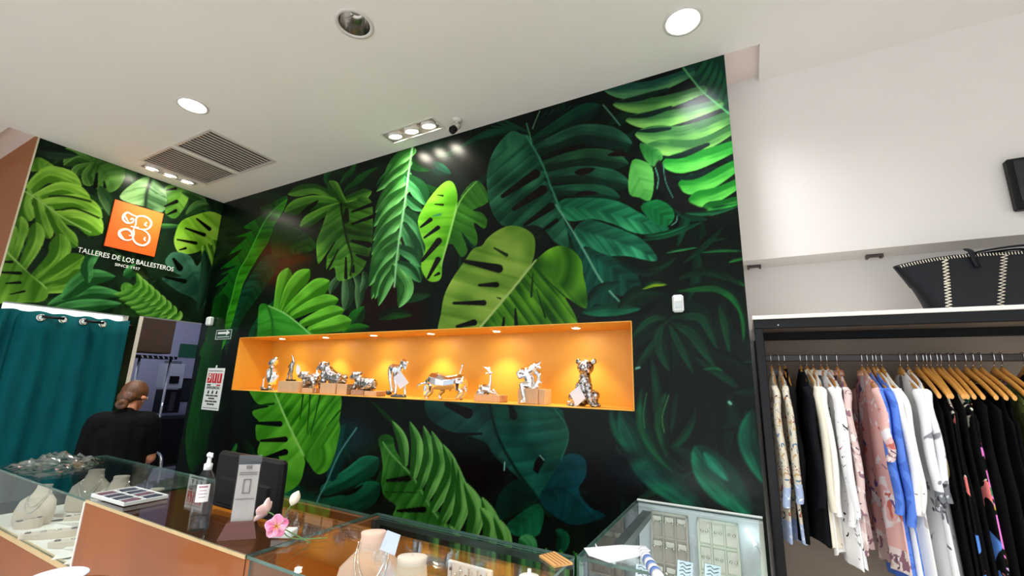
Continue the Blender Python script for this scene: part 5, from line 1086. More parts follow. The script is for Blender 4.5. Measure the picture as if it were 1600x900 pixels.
# middle counter
B = counter('glass jewellery counter in the middle with a wooden left end, brown card on its top')
b = MB(); b.span((BX0, BY0, 0), (BX0 + t, BY1, ZT - .012)); b.build('end_panel', m_cw, B)
b = MB(); b.span((BX0 + t, BY0 + .012, .60), (BX1, BY1 - .02, .616)); b.build('display_base', mat('tan_display_base', (176, 128, 80), .5, var=.1, vscale=6), B)
b = MB(); b.span((BX0 + t, BY1 - .02, 0), (BX1, BY1 - .004, .83)); b.build('back_panel', m_cw, B)
b = MB(); b.span((BX0 + t, BY0, 0), (BX1, BY0 + t, .60)); b.build('front_panel', m_cw, B)
pane(B, (BX0, BY0, ZT - .010), (BX1, BY1, ZT), 'glass_top'); pane(B, (BX0 + t, BY0, .602), (BX1, BY0 + .008, ZT - .011), 'glass_front'); pane(B, (BX0 + t, BY1 - .012, .832), (BX1, BY1 - .004, ZT - .011), 'glass_back')
b = MB(); b.span((BX0 + t, BY1 - .026, ZT - .034), (BX1, BY1 - .014, ZT - .014)); b.build('reflection_band', mat('reflection_grey', (70, 80, 76), .3, .6), B)  # dark bar standing in for the dark reflection along the back pane
b = MB(); b.span((BX0 + t, BY1 - .05, .832), (BX0 + t + .02, BY1 - .03, ZT - .012)); b.build('corner_post', mat('dark_post', (60, 62, 58), .4), B)
# right counter
Cc = counter('white lined glass jewellery counter at the right against the mural, grid trays inside')
b = MB(); b.span((CX0 + .01, CY1_ - .016, .0), (CX1, CY1_, ZT - .011)); b.build('back_panel', mat('white_back_panel', (216, 222, 228), .4), Cc)
b = MB(); b.span((CX1 - .016, CY0_, .0), (CX1, CY1_ - .016, ZT - .011)); b.build('side_panel', m_shelf, Cc)
b = MB(); b.span((CX0, CY0_, .58), (CX1 - .016, CY1_ - .016, .596)); b.build('display_base', m_shelf, Cc)
b = MB(); b.span((CX0, CY0_, 0), (CX0 + .014, CY1_, .58)); b.build('side_panel', m_cw, Cc)
pane(Cc, (CX0, CY0_, ZT - .010), (CX1, CY1_, ZT), 'glass_top'); pane(Cc, (CX0, CY0_, .597), (CX0 + .008, CY1_ - .017, ZT - .011), 'glass_side')
b = MB(); b.span((CX0 + .005, CY1_ - .018, ZT), (CX1, CY1_, ZT + .004)); b.build('back_edge', m_sw, Cc)
b = MB(); b.span((CX0 + .05, CY0_ + .1, ZT - .05), (CX0 + .09, CY1_ - .1, ZT - .022)); o = b.build('lamp_rail', mat('rail_grey', (110, 116, 118), .35, .5), Cc)
p0 = at_y(1166, 826, CY1_ - .04); p1 = at_y(1180, 851, CY1_ - .04)
tt = thing('strip_lamp', 'short white lit strip lamp inside the right counter, beside the earring tray', 'lamp', p0)
d = p1 - p0; MB().tube([(0, 0, 0), (d.x, 0, d.z)], .011, 12, flat=.6).build('lamp_body', mat('lamp_white', (250, 255, 255), .4, emit=(235, 252, 255), estr=2.5), tt)
MB().tube(smooth_pts([(d.x, .003, d.z), (d.x + .02, .006, d.z - .05), (d.x + .03, .006, d.z - .2), (d.x + .035, .006, d.z - .34)], 4), .0022, 6).build('cable', m_grey, tt)
a_l = area_light('case_fill', ((CX0 + CX1) / 2 + .05, 1.62, ZT - .03), (0, .85, -.35), .45, .04, 1.5, (.9, .98, 1.0))  # added fill light, no fixture of its own, brightens the trays evenly

# ------------------------------------------------------------------ contents
def bust(lbl, loc, rz, s=1.0, m=None, chain=True, tilt=0.0, group='necklace display busts', nm='necklace_bust'):
    t = thing(nm, lbl, 'display bust', loc, rz, group); t.rotation_euler = (tilt, 0, rz)
    prof = [(.00, .085, .046, 0.0), (.02, .098, .050, .0), (.08, .100, .048, .006), (.13, .088, .042, .018), (.155, .060, .036, .028), (.170, .042, .032, .034), (.20, .036, .030, .042), (.212, .038, .032, .046), (.215, .034, .028, .046), (.2155, .002, .002, .046)]
    n = 28; vs_ = []
    for z, rx, ry, oy in prof:
        for k in range(n):
            a = 2 * PI * k / n; vs_.append((rx * math.cos(a) * s, (ry * math.sin(a) * (1.0 if math.sin(a) < 0 else .6) + oy) * s, z * s))
    fs_ = [(i * n + k, i * n + (k + 1) % n, (i + 1) * n + (k + 1) % n, (i + 1) * n + k) for i in range(len(prof) - 1) for k in range(n)] + [tuple(range(n))[::-1]]
    MB().add(vs_, fs_, 0, True).build('torso', m or m_vel, t)
    if chain:
        for q, (dz, w) in enumerate(((.075, .055), (.105, .047))):
            P = []
            for k in range(19):
                u = k / 18 * 2 - 1; z = dz + (.19 - dz) * abs(u) ** 1.6; x = w * math.copysign(min(1, abs(u) * 1.25) ** .8, u) * (1 - .25 * abs(u) ** 3)
                rx = np.interp(z, [p[0] for p in prof], [p[1] for p in prof]); ry = np.interp(z, [p[0] for p in prof], [p[2] for p in prof]); oy = np.interp(z, [p[0] for p in prof], [p[3] for p in prof])
                P.append((x * s, (oy - ry * math.sqrt(max(0, 1 - (x / rx) ** 2)) - .002) * s, z * s))
            MB().tube(P, .0022 * s, 6).build('necklace', m_gold, t)
    return t
face = lambda x, y: math.atan2(-x, -y) * -1 * 0
bust('cream bust with looped necklace behind the front glass of the left counter', (-3.56, 1.07, ZS), .75, .92)
def bust_at(px, py_top, X, Y, h): return None
# the three busts along the back of the left counter
for (px, y, rz, lb) in ((146, 1.33, .9, 'cream necklace bust behind the plastic wrap, leftmost of three at the counter back'), (186, 1.33, .8, 'white tilted necklace bust between two others at the back of the left counter'), (243, 1.36, .7, 'low white necklace bust near the gel bottle at the left counter back')):
    top = at_y(px, 738 if px < 240 else 748, y); bust(lb, (top.x, y, ZS + .001), rz, (.24 if px < 240 else .21) / .2155 * (.95), chain=True)
p = at_y(170, 770, 1.26); o = MB().box((0, 0, .0), (.075, .006, .17), bev=.002).build('earring_card', mat('printed_card', (222, 220, 216), .5, rgb2=(60, 62, 70), vscale=70)); o.location = (-3.16, 1.21, ZS + .09); o.rotation_euler = (.5, 0, .8); tag(o, 'white earring card with dark pieces leaning between the two busts', 'display card')
# low displays on the white base: pads with rings, ramps
R3 = random.Random(3)
pads = [(-2.72, 1.09, .24, .06, .035, .75), (-2.70, 1.30, .22, .06, .04, .7), (-2.95, 1.08, .26, .07, .04, .75), (-2.92, 1.30, .2, .07, .05, .6), (-3.22, 1.05, .26, .08, .035, .8), (-3.16, 1.36, .12, .08, .06, .7), (-3.40, 1.22, .16, .06, .05, .7), (-3.5, 1.04, .12, .07, .05, .75)]
WHERE = ['next to the wood panel', 'by the wooden partition', 'in the front middle', 'behind the middle pad', 'in front of the leftmost pads', 'under the back busts', 'beside the large front bust', 'at the left front edge']
for i, (x, y, l, w, h, rz) in enumerate(pads):
    t = thing('jewellery_pad', 'cream display pad with rings, %s of the left counter' % WHERE[i], 'display pad', (x, y, ZS + .001), rz, 'jewellery pads in the left counter')
    n = 14; P = [(l / 2 * math.cos(2 * PI * k / n) * (1 if abs(math.cos(2 * PI * k / n)) < .5 else 1), w / 2 * math.sin(2 * PI * k / n), 0) for k in range(n)]
    b = MB(); b.add([(*p[:2], 0) for p in P] + [(p[0], p[1], h * (.55 + .45 * (p[0] / l + .5))) for p in P], [(k, (k + 1) % n, (k + 1) % n + n, k + n) for k in range(n)] + [tuple(range(n))[::-1], tuple(k + n for k in range(n))])
    b.build('pad', m_vel, t)
    for k in range(4):
        x_ = (-.36 + .24 * k) * l; zc = h * (.55 + .45 * (x_ / l + .5)) + .002; rr = R3.uniform(.008, .014)
        MB().tube([(x_ + rr * math.cos(a), rr * math.sin(a) * .9 + R3.uniform(-.004, .004), zc + .002) for a in [2 * PI * j / 12 for j in range(13)]], .002, 6).build('ring', m_gold if k % 3 else m_navy, t)
for i, (x, y) in enumerate([(-2.68, 1.00), (-2.80, 1.00), (-2.90, 1.18), (-3.06, 1.20), (-3.3, 1.12), (-3.56, 1.14)]):
    o = MB().prism([(-.06, -.02, 0), (.06, -.02, 0), (.06, .03, .0), (.05, .03, .028), (-.05, .03, .028)], (0, .03, 0)).build('display_ramp', m_shelf); o.location = (x, y, ZS + .001); o.rotation_euler = (0, 0, .6 + .2 * (i % 3)); tag(o, 'small white display ramp %s' % ('at the right front corner of the left display', 'second from the right front corner of the left display', 'between two cream pads, right', 'between two cream pads, middle', 'beside the front pad, left', 'close to the front glass at the far left')[i], 'display ramp', 'white ramps in the left counter')
o = MB().lathe([(.02, 0), (.02, .004), (.006, .01), (.004, .11), (.03, .13), (.001, .15)], n=14).build('jewellery_stand', m_clear); o.location = (-3.32, 1.30, ZS + .001); tag(o, 'clear little jewellery stand behind the pads of the left counter', 'stand')
# tray with dark pieces on the glass top
c = at_z(200, 782, ZT)
t = thing('jewellery_tray', 'open black jewellery tray with white dividers lying on the left counter top', 'tray', (-2.515, 1.062, ZT + .001), .03); t.scale = (.98, .82, 1)
MB().box((0, 0, .004), (.30, .20, .008), bev=.002).build('base', m_black, t)
for s_ in (-1, 1):
    MB().box((0, s_ * .098, .009), (.30, .006, .014)).build('rim', m_sw, t); MB().box((s_ * .148, 0, .009), (.006, .20, .014)).build('rim', m_sw, t)
for k in (-1, 0, 1): MB().box((k * .072, 0, .010), (.005, .19, .010)).build('divider', m_sw, t)
MB().box((0, 0, .010), (.29, .005, .010)).build('divider', m_sw, t)
for i in range(4):
    for j in range(2):
        c_ = Vector((-.108 + .072 * i, -.05 + .1 * j, .012)); MB().box(c_, (.05, .07, .008), bev=.003, rot=Matrix.Rotation(.1 * (i - j), 3, 'Z')).build('piece', m_navy if (i + j) % 3 else mat('rose_piece', (96, 62, 78), .35, var=.3, vscale=150), t)
# plastic wrap crumpled on the far left of the counter
t = thing('plastic_wrap', 'crumpled shiny clear plastic wrap lying at the far left end of the counter', 'wrap', (-3.74, 1.17, ZT + .001))
g = []; rr = np.random.RandomState(4)
for i in range(26):
    g.append([Vector(((j - 13) * .017, (i - 13) * .016, max(.002, (.055 * vnoise(np.array([i * .55 + 3]), np.array([j * .5]))[0] + .035 * vnoise(np.array([i * 1.3]), np.array([j * 1.1 + 9]))[0]) * max(0, 1 - ((i - 13) ** 2 + (j - 13) ** 2) / 190)))) for j in range(27)])
MB().sheet(g, smooth=False).build('film', glass_mat('crumpled_film', (.80, .82, .82), 1.0, .06, 2.3), t)
# hand gel bottle
bp = at_z(309, 827, ZT + .001); m_pump = mat('pump_white', (232, 234, 236), .35)
t = thing('gel_bottle', 'tall clear hand gel bottle with a white pump on the left counter', 'bottle', bp); t.scale = (.86, .86, .86)
MB().lathe([(.001, 0), (.036, 0), (.039, .006), (.039, .155), (.037, .185), (.028, .215), (.016, .235), (.0145, .25)], n=32, cap=False).build('body', glass_mat('clear_bottle', (.90, .93, .95), 1.0, .03), t)
MB().lathe([(.001, .004), (.034, .004), (.036, .01), (.036, .05), (.001, .05)], n=28, cap=False).build('gel', glass_mat('clear_gel', (.84, .88, .92), 1.0, .02), t)
MB().lathe([(.0165, .238), (.0165, .262), (.009, .266), (.007, .295)], n=20).build('collar', m_pump, t); MB().tube([(0, 0, .25), (.004, 0, .02)], .003, 6).build('dip_tube', m_clear, t)
MB().lathe([(.012, .292), (.013, .302), (.010, .306)], n=16).build('pump_head', m_pump, t); MB().tube([(0, 0, .300), (.03, -.01, .301), (.042, -.014, .295)], .0055, 8).build('nozzle', m_pump, t); MB().tube([(0, 0, .300), (-.022, .008, .302)], .006, 8).build('pump_wing', m_pump, t)
b = MB(); ang = math.atan2(-bp.y, -bp.x)
b.sheet([[Vector((.0397 * math.cos(ang + a), .0397 * math.sin(ang + a), z)) for a in np.linspace(-.75, .5, 12)] for z in (.115, .185)]); l = b.build('label', mat('bottle_label', (238, 236, 236), .5), t)
for k in range(4):
    b = MB(); z = .172 - k * .013; b.sheet([[Vector((.0400 * math.cos(ang + a), .0400 * math.sin(ang + a), zz)) for a in np.linspace(-.55 + .1 * (k % 2), .30 - .1 * (k % 2), 8)] for zz in (z, z + (.007 if k == 0 else .003))]); b.build('print_line', mat('label_print', (170, 120, 130), .5), l)
# acrylic sign stand on a brown base
t = thing('acrylic_sign', 'clear acrylic card holder with a printed grey sheet on a brown wooden base', 'sign', (-1.625, 1.035, ZT + .001), .80); t.scale = (.86, 1.0, 1.12)
m_mah = mat('mahogany', (96, 46, 34), .35, var=.2, vscale=12, stretch=(.3, 3, 3), coat=.3)
MB().add([(-.07, -.035, 0), (.07, -.035, 0), (.07, .035, 0), (-.07, .035, 0), (-.05, -.016, .045), (.05, -.016, .045), (.05, .016, .045), (-.05, .016, .045)], [(0, 3, 2, 1), (4, 5, 6, 7), (0, 1, 5, 4), (1, 2, 6, 5), (2, 3, 7, 6), (3, 0, 4, 7)]).build('base', m_mah, t)
MB().box((0, 0, .14), (.088, .005, .205), bev=.001).build('holder', m_clear, t)
sh_ = MB().box((0, -.0005, .128), (.080, .0012, .17)).build('sheet', mat('grey_sheet', (186, 180, 176), .5, var=.15, vscale=14), t)
b = MB(); 
for (x0, x1, z0, z1) in ((-.014, .014, .126, .129), (-.014, .014, .166, .169), (-.014, -.011, .126, .169), (.011, .014, .126, .169)): b.span((x0, -.0045, z0), (x1, -.0036, z1))
b.build('printed_mark', mat('mark_grey', (110, 106, 104), .5), sh_)
for k in range(3): MB().span((-.034, -.0045, .182 + k * .006 - (.085 if k == 2 else 0)), (.034, -.0036, .184 + k * .006 - (.085 if k == 2 else 0))).build('print_line', mat('mark_grey', (110, 106, 104), .5), sh_)
MB().span((-.01, -.0045, .2), (.01, -.0036, .21)).build('printed_badge', mat('mark_grey', (110, 106, 104), .5), sh_)
# till monitor seen from behind
ma, mb_ = at_y(332, 800, 1.19), at_y(437, 800, 1.19); mw = mb_.x - ma.x; zt_ = at_y(388, 711, 1.19).z - ZT
t = thing('till_monitor', 'black monitor seen from behind, standing behind the acrylic sign', 'monitor', ((ma.x + mb_.x) / 2, 1.19, ZT + .001), 0)
MB().box((0, 0, zt_ / 2 + .004), (mw, .036, zt_ - .006), bev=.012).build('back_shell', m_black, t); MB().box((0, -.012, zt_ * .35), (mw * .8, .03, zt_ * .5), bev=.012).build('rear_bulge', m_black, t)
MB().box((0, .019, zt_ / 2), (mw * .94, .003, zt_ - .05)).build('screen', mat('dark_screen', (24, 32, 36), .15), t)
# flowers lying/standing behind the sign
m_pink = mat('pink_petal', (238, 96, 160), .5, rgb2=(250, 190, 214), vscale=30); m_pale = mat('pale_pink_petal', (240, 188, 184), .5, rgb2=(250, 222, 214), vscale=30); m_ivory = mat('ivory_petal', (244, 238, 216), .5); m_stem = mat('flower_stem', (96, 132, 76), .5); m_yel = mat('yellow_stamen', (236, 200, 60), .5)
def petal(l, w, curl, n=7, m=5):
    return [[Vector(((j / (m - 1) - .5) * w * math.sin(PI * (.08 + .84 * (i / (n - 1)) ** .8)) , 0, 0)) + Vector((0, l * i / (n - 1), curl * (i / (n - 1)) ** 2 * l + .25 * w * ((j / (m - 1) - .5) * 2) ** 2 * math.sin(PI * i / (n - 1)))) for j in range(m)] for i in range(n)]
def flower(lbl, loc, facing, m, l, w, curl, npet, stem_to):
    t = thing('artificial_flower', lbl, 'flower', loc); q = Vector(facing).to_track_quat('Z', 'Y').to_matrix()
    for k in range(npet):
        r = q @ Matrix.Rotation(2 * PI * k / npet, 3, 'Z'); o = MB().sheet([[r @ v for v in row] for row in petal(l, w, curl)]).build('petal', m, t); o.modifiers.new('s', 'SOLIDIFY').thickness = .0012
    for k in range(6):
        r = q @ Matrix.Rotation(2 * PI * k / 6 + .3, 3, 'Z'); MB().tube([(0, 0, 0), r @ Vector((0, .006, .012)), r @ Vector((0, .012, .02))], .0012, 5).build('stamen', m_yel, t)
    MB().tube(smooth_pts([q @ Vector((0, 0, -.001)), q @ Vector((0, 0, -.03)), Vector(stem_to) - Vector(loc)], 5), .0022, 6).build('stem', m_stem, t)
    return t
fy = 1.02
f1 = at_y(432, 822, fy); flower('open bright pink flower with yellow stamens at the counter corner', f1, (-f1.x, -f1.y, .28), m_pink, .036, .040, .12, 5, (f1.x + .05, fy + .10, ZT + .004))
f2 = at_y(418, 800, fy + .06); flower('pale pink flower facing left, behind the bright pink one', f2, (-.9, -.35, .35), m_pale, .042, .042, .5, 5, (f2.x + .06, fy + .13, ZT + .004))
f3 = at_y(461, 778, fy + .05); s3 = at_y(440, 818, fy + .05)
t = thing('artificial_flower', 'closed ivory white tulip bud on a thin green stem', 'flower', f3); q = (f3 - s3).to_track_quat('Z', 'Y').to_matrix()
for k in range(4):
    r = q @ Matrix.Rotation(2 * PI * k / 4, 3, 'Z'); n_ = 7
    MB().sheet([[r @ Vector((.017 * math.sin(PI * (.12 + .86 * i / n_)) * math.sin((j / 4 - .5) * 1.9), .016 * math.sin(PI * (.12 + .86 * i / n_)) * math.cos((j / 4 - .5) * 1.9) , -.026 + .055 * i / n_)) for j in range(5)] for i in range(n_ + 1)]).build('petal', m_ivory, t)
MB().tube(smooth_pts([q @ Vector((0, 0, -.022)), (s3 - f3), (s3 - f3) + Vector((.02, .03, -.05)), Vector((f3.x + .05, fy + .16, ZT + .005)) - f3], 4), .002, 6).build('stem', m_stem, t)
# small things beside the sign
o = MB().box((0, 0, .012), (.07, .05, .024), bev=.003).build('paper_slip', m_sw); o.location = (-1.50, 1.12, ZT + .001); o.rotation_euler = (0, 0, .5); tag(o, 'small white paper block beside the brown sign base', 'paper')
p = at_z(268, 800, ZS - .05); t = thing('price_label', 'small white barcode label on a loop inside the left counter', 'label', (-2.3, 1.2, ZS - .078), .9)
MB().box((0, 0, .03), (.09, .004, .03), rot=Matrix.Rotation(.9, 3, 'Y')).build('card', m_sw, t); MB().tube([(.03 * math.cos(a) + .03, .03 * math.sin(a), .003) for a in [2 * PI * k / 14 for k in range(15)]], .002, 5).build('loop', m_shelf, t)
# white round item in the near lower-left corner (top of a cap-like plate)
t = thing('white_plate', 'white round plate rim rising at the bottom left edge of the photo', 'plate', (-1.36, .52, .0))
pf = at_z(93, 887, .92); dv = Vector((pf.x, pf.y, 0)).normalized(); pc = pf - dv * .078; pc.z = .92; t.location = (pc.x, pc.y, pc.z - .058); t.scale = (.5, .5, 1)
MB().lathe([(.001, .0), (.06, .0), (.10, .02), (.148, .052), (.152, .056), (.146, .058), (.10, .03), (.06, .012), (.001, .010)], n=48, cap=False).build('plate', mat('white_ceramic', (196, 198, 210), .25), t)
t2 = thing('side_table', 'wooden stand under the white plate, below the photo', 'table', (pc.x, pc.y, 0)); hz = pc.z - .058
MB().lathe([(.16, hz - .02), (.16, hz - .001)], n=32).build('table_top', m_cw, t2); MB().tube([(0, 0, hz - .02), (0, 0, .03)], .03).build('column', m_cw, t2); MB().lathe([(.14, 0), (.14, .03)], n=32).build('foot', m_cw, t2)
# middle counter contents
def bust_top(px, py, y): v = at_y(px, py, y); return v
v = at_y(580, 838, 1.22); bust('cream bust wearing a thin pendant and blue tagged plastic, in the middle counter', (v.x, 1.23, v.z - .248), .75, 1.15, mat('rosy_velvet', (222, 186, 166), .7, sheen=.3))
o = MB().box((0, 0, 0), (.22, .13, v.z - .2485 - .617), bev=.003).build('display_riser', m_shelf); o.location = (v.x, 1.25, (v.z - .2485 + .617) / 2); tag(o, 'white riser under the pendant bust in the middle counter', 'riser')
o = MB().prism([(-.035, 0, 0), (.02, .01, -.01), (.035, .012, .05), (-.01, 0, .06)], (0, .002, 0)).build('plastic_bag', mat('blue_white_film', (206, 216, 246), .15, spec=.9)); w_ = at_y(606, 862, 1.16); o.location = w_; tag(o, 'blue white plastic pouch hanging on the right side of the pendant bust', 'pouch')
v = at_y(640, 878, 1.16); bust('cream bust with bare neck at the bottom edge, right of the pendant bust', (v.x, 1.16, v.z - .270), .55, 1.25, m_vel, False)
o = MB().box((0, 0, 0), (.26, .12, v.z - .2705 - .617), bev=.003).build('display_riser', m_shelf); o.location = (v.x, 1.18, (v.z - .2705 + .617) / 2); tag(o, 'white riser under the bare necked bust in the middle counter', 'riser')
a, c = at_y(700, 873, 1.30), at_y(768, 895, 1.30)
t = thing('earring_board', 'white ribbed earring board standing in the middle counter', 'display board', ((a.x + c.x) / 2, 1.30, .617), .0)
w = (c - a).length; hh = (a.z + c.z) / 2 - .617
MB().box((0, .006, hh / 2), (w, .012, hh), rot=None, bev=.002).build('board', mat('ivory_board', (238, 230, 226), .5), t)
for k in range(5): MB().box((-w / 2 + w * (k + .5) / 5, -.002, hh / 2), (.003, .004, hh * .96)).build('rib', m_grey, t)
for k in range(8): MB().ball((-w / 2 + w * (.1 + .115 * k), -.006, hh - .02 - .012 * (k % 2)), .005, 8, 6).build('earring', m_navy if k % 3 == 0 else m_gold, t)
v = at_y(827, 896, 1.28); o = MB().lathe([(.05, 0), (.05, v.z - .66), (.03, v.z - .625), (.006, v.z - .617), (.005, v.z - .605)], n=24).build('domed_stand', m_shelf); o.location = (v.x, 1.28, .617); tag(o, 'white dome topped stand right of the earring board', 'stand')
for i, (px, py) in enumerate([(528, 840), (640, 868), (655, 872), (668, 864), (690, 866), (703, 870)]):
    v = at_y(px, py, 1.44 if i else 1.40); z0 = v.z
    t = thing('crystal_drop', '%s clear crystal drop hanging in the middle counter, from the left' % ('first', 'second', 'third', 'fourth', 'fifth', 'sixth')[i], 'crystal', (v.x, v.y, z0), group='clear crystal drops in the middle counter')
    MB().lathe([(.001, -.012), (.010, -.004), (.012, .003), (.006, .014), (.002, .02)], n=10, smooth=False).build('crystal', glass_mat('crystal', (.9, .92, .92), 1.0, .01), t); MB().tube([(0, 0, .018), (0, 0, ZT - .013 - z0)], .0008, 5).build('thread', m_clear, t)
# brown ribbed card on the glass
P = [at_z(780 + x / 5, 820 + y / 5, ZT) for x, y in ((312, 255), (430, 225), (575, 315), (430, 340))]; cc = sum(P, Vector()) / 4
t = thing('ribbed_card', 'small brown ribbed wooden card lying on the middle counter near its back corner', 'card', (cc.x, cc.y, ZT + .001))
e1, e2 = (P[1] - P[0]), (P[2] - P[1])
MB().prism([Vector((p.x - cc.x, p.y - cc.y, 0)) for p in P], (0, 0, .006)).build('card', mat('tan_card', (214, 160, 96), .5), t)
for k in range(4):
    s0 = P[0] + (P[1] - P[0]) * (.2 + .2 * k); s1 = P[3] + (P[2] - P[3]) * (.2 + .2 * k); MB().tube([(s0.x - cc.x, s0.y - cc.y, .006), (s1.x - cc.x, s1.y - cc.y, .006)], .0018, 6).build('rib', mat('brown_rib', (140, 92, 46), .5), t)
# right counter: two trays leaning on the back
def tray(lbl, x0, x1, rows, m, fill):
    w = x1 - x0; ch = .108; h = ch * rows
    t = thing('grid_tray', lbl, 'tray', ((x0 + x1) / 2, CY1_ - .045, ZT - .035 - h), 0, 'grid trays in the right counter'); t.rotation_euler = (-.05, 0, 0)
    MB().box((0, .006, h / 2), (w, .006, h)).build('tray_back', m, t)
    for s_ in (-1, 1): MB().box((s_ * (w / 2 - .004), -.004, h / 2), (.008, .02, h)).build('rim', m, t)
    for z in (.004, h - .004): MB().box((0, -.004, z), (w, .02, .008)).build('rim', m, t)
    for k in (1, 2): MB().box((-w / 2 + w * k / 3, -.002, h / 2), (.006, .016, h)).build('divider', m, t)
    for k in range(1, rows): MB().box((0, -.002, k * ch), (w, .016, .006)).build('divider', m, t)
    for i in range(3):
        for j in range(rows):
            cx_, cz = -w / 2 + w * (i + .5) / 3, ch * (j + .5)
            if fill == 'bar':
                o = MB().box((0, 0, 0), (w / 3 * .72, .012, .022), bev=.003).build('ring_bar', m_shelf, t); o.location = (cx_, -.004, cz + .026)
                for s_ in (-1, 1): MB().ball((s_ * w / 3 * .30, -.01, -.012), .007, 8, 6).build('pearl', m_gold, o)
            else:
                o = MB().box((0, 0, 0), (w / 3 * .86, .005, ch * .84), bev=.002).build('earring_card', m_shelf, t); o.location = (cx_, .0, cz)
                for s_ in (-1, 1): MB().ball((s_ * w / 3 * .18, -.006, .004), .007, 8, 6).build('earring', m_gold, o)
tx = [at_y(px, 815, CY1_ - .045).x for px in (1017, 1074, 1089, 1152)]
tray('grey grid tray with ring bars, left of the two trays in the right counter', tx[0], tx[1], 3, mat('greige_tray', (196, 186, 176), .6), 'bar')
tray('ivory grid tray with stud earrings, right of the two trays in the right counter', tx[2], tx[3], 3, mat('ivory_tray', (222, 224, 210), .6), 'card')
for i, (px, py, lb) in enumerate([(993, 898, 'white scribbled price card standing left in the right counter'), (1057, 893, 'white scribbled price card in the middle of the right counter'), (1100, 899, 'white scribbled price card before the ivory tray')]):
    v = at_y(px, py, 1.86); o = thing('price_card', lb, 'price card', (v.x, 1.86, .597), .35); o.rotation_euler = (-.1, .12, .35); hh = v.z + .03 - .597
    MB().box((0, 0, hh / 2), (.055, .008, hh), rot=None).build('card', mat('card_paper', (150, 160, 168), .6), o)
    for k in range(4): MB().tube([(-.02 + .004 * (k % 2), -.004, hh - .010 - k * .012), (-.008, -.004, hh - .006 - k * .012), (.004, -.004, hh - .014 - k * .012), (.02, -.004, hh - .008 - k * .012)], .0016, 4).build('pen_stroke', m_ink, o)
# white bag paper with blue stripes lying on the corner of the right counter
t = thing('paper_bag', 'crumpled white paper bag with blue stripes on the right counter corner', 'paper bag', (-.46, 1.66, ZT + .001))
pts = [(662, 180), (700, 240), (865, 295), (1075, 250), (1180, 200), (1140, 165), (955, 155), (800, 225), (735, 205)]
W = [at_z(780 + x / 5, 820 + y / 5, ZT + (.035 if i in (0,) else .012)) - t.location for i, (x, y) in enumerate(pts)]
b = MB(); cpt = sum(W, Vector()) / len(W) + Vector((0, 0, .02)); b.add(W + [cpt], [(i, (i + 1) % len(W), len(W)) for i in range(len(W))]); o = b.build('sheet', mat('bright_paper', (222, 222, 228), .5), t); o.modifiers.new('s', 'SOLIDIFY').thickness = .0015
W = [at_z(780 + x / 5, 820 + y / 5, ZT + z) - t.location for x, y, z in ((735, 212, .01), (775, 222, .01), (768, 180, .03), (748, 150, .045), (758, 185, .03))]
MB().prism(W, (.001, .001, .002)).build('corner_fold', mat('bright_paper', (222, 222, 228), .5), t)
R0, R1 = at_z(780 + 1120 / 5, 820 + 210 / 5, ZT + .012) - t.location, at_z(780 + 1250 / 5, 820 + 420 / 5, ZT + .012) - t.location
b = MB(); n_ = 9
for k in range(n_):
    a_, c_ = R0 + (R1 - R0) * (k / n_), R0 + (R1 - R0) * ((k + 1) / n_); b.tube([a_, c_], .017, 14, 1 if k in (3, 5, 7) else 0, True)
b.build('rolled_end', [mat('bright_paper', (222, 222, 228), .5), mat('blue_stripe', (92, 124, 184), .5)], t)
# ------------------------------------------------------------------ clothes rack, garments, bag, screen
RX0, RX1, RY0, RY1 = .034, 3.2, 2.40, 2.925
m_frame = mat('black_frame', (17, 18, 22), .5, spec=.25, var=.2, vscale=20); m_board = mat('white_board', (240, 234, 226), .5)
rk = thing('clothes_rack', 'black framed wall rack with white top board and beige lining, full of clothes', 'rack', (0, 0, 0))
zb = CAM_Z + .336
b = MB(); b.span((RX0 - .004, RY0 - .006, zb), (RX1, RY1, zb + .018), bev=.002); b.build('top_board', m_board, rk)
b = MB(); b.span((RX0, RY0, CAM_Z + .292), (RX1, RY0 + .03, zb - .001), bev=.003); b.build('front_rail', m_frame, rk)
b = MB(); b.span((RX0, RY0, .0), (RX0 + .037, RY0 + .03, CAM_Z + .291), bev=.003); b.build('post', m_frame, rk)
b = MB(); b.span((RX0, RY1 - .05, .0), (RX0 + .037, RY1 - .02, CAM_Z + .281), bev=.003); b.build('post', m_frame, rk)
b = MB(); b.span((RX0 + .038, RY1 - .05, CAM_Z + .282), (RX1, RY1 - .02, zb - .002), bev=.003); b.build('rear_rail', m_frame, rk)
b = MB(); b.span((RX0 + .02, RY0 + .031, zb - .012), (RX1, RY1 - .02, zb - .001)); b.build('lining', m_beige, rk)
b = MB(); b.span((RX0 + .02, RY1 - .018, .05), (RX1, RY1 - .002, zb - .013)); b.build('back_board', m_beige, rk)
b = MB(); b.span((RX0 + .038, 2.635, CAM_Z + .150), (RX1, 2.655, CAM_Z + .182), bev=.003); b.build('hanging_bar', mat('bar_dark', (44, 34, 30), .4), rk)
b = MB(); b.span((RX1, RY0, 0), (RX1 + .037, RY1, zb - .001)); b.build('side_panel', m_frame, rk)
MB().lathe([(.004, 0), (.004, .003), (.001, .004)], (.135, RY0 - .001, CAM_Z + .306), 10, 0, Matrix.Rotation(PI / 2, 3, 'X')).build('screw', m_chrome, rk)

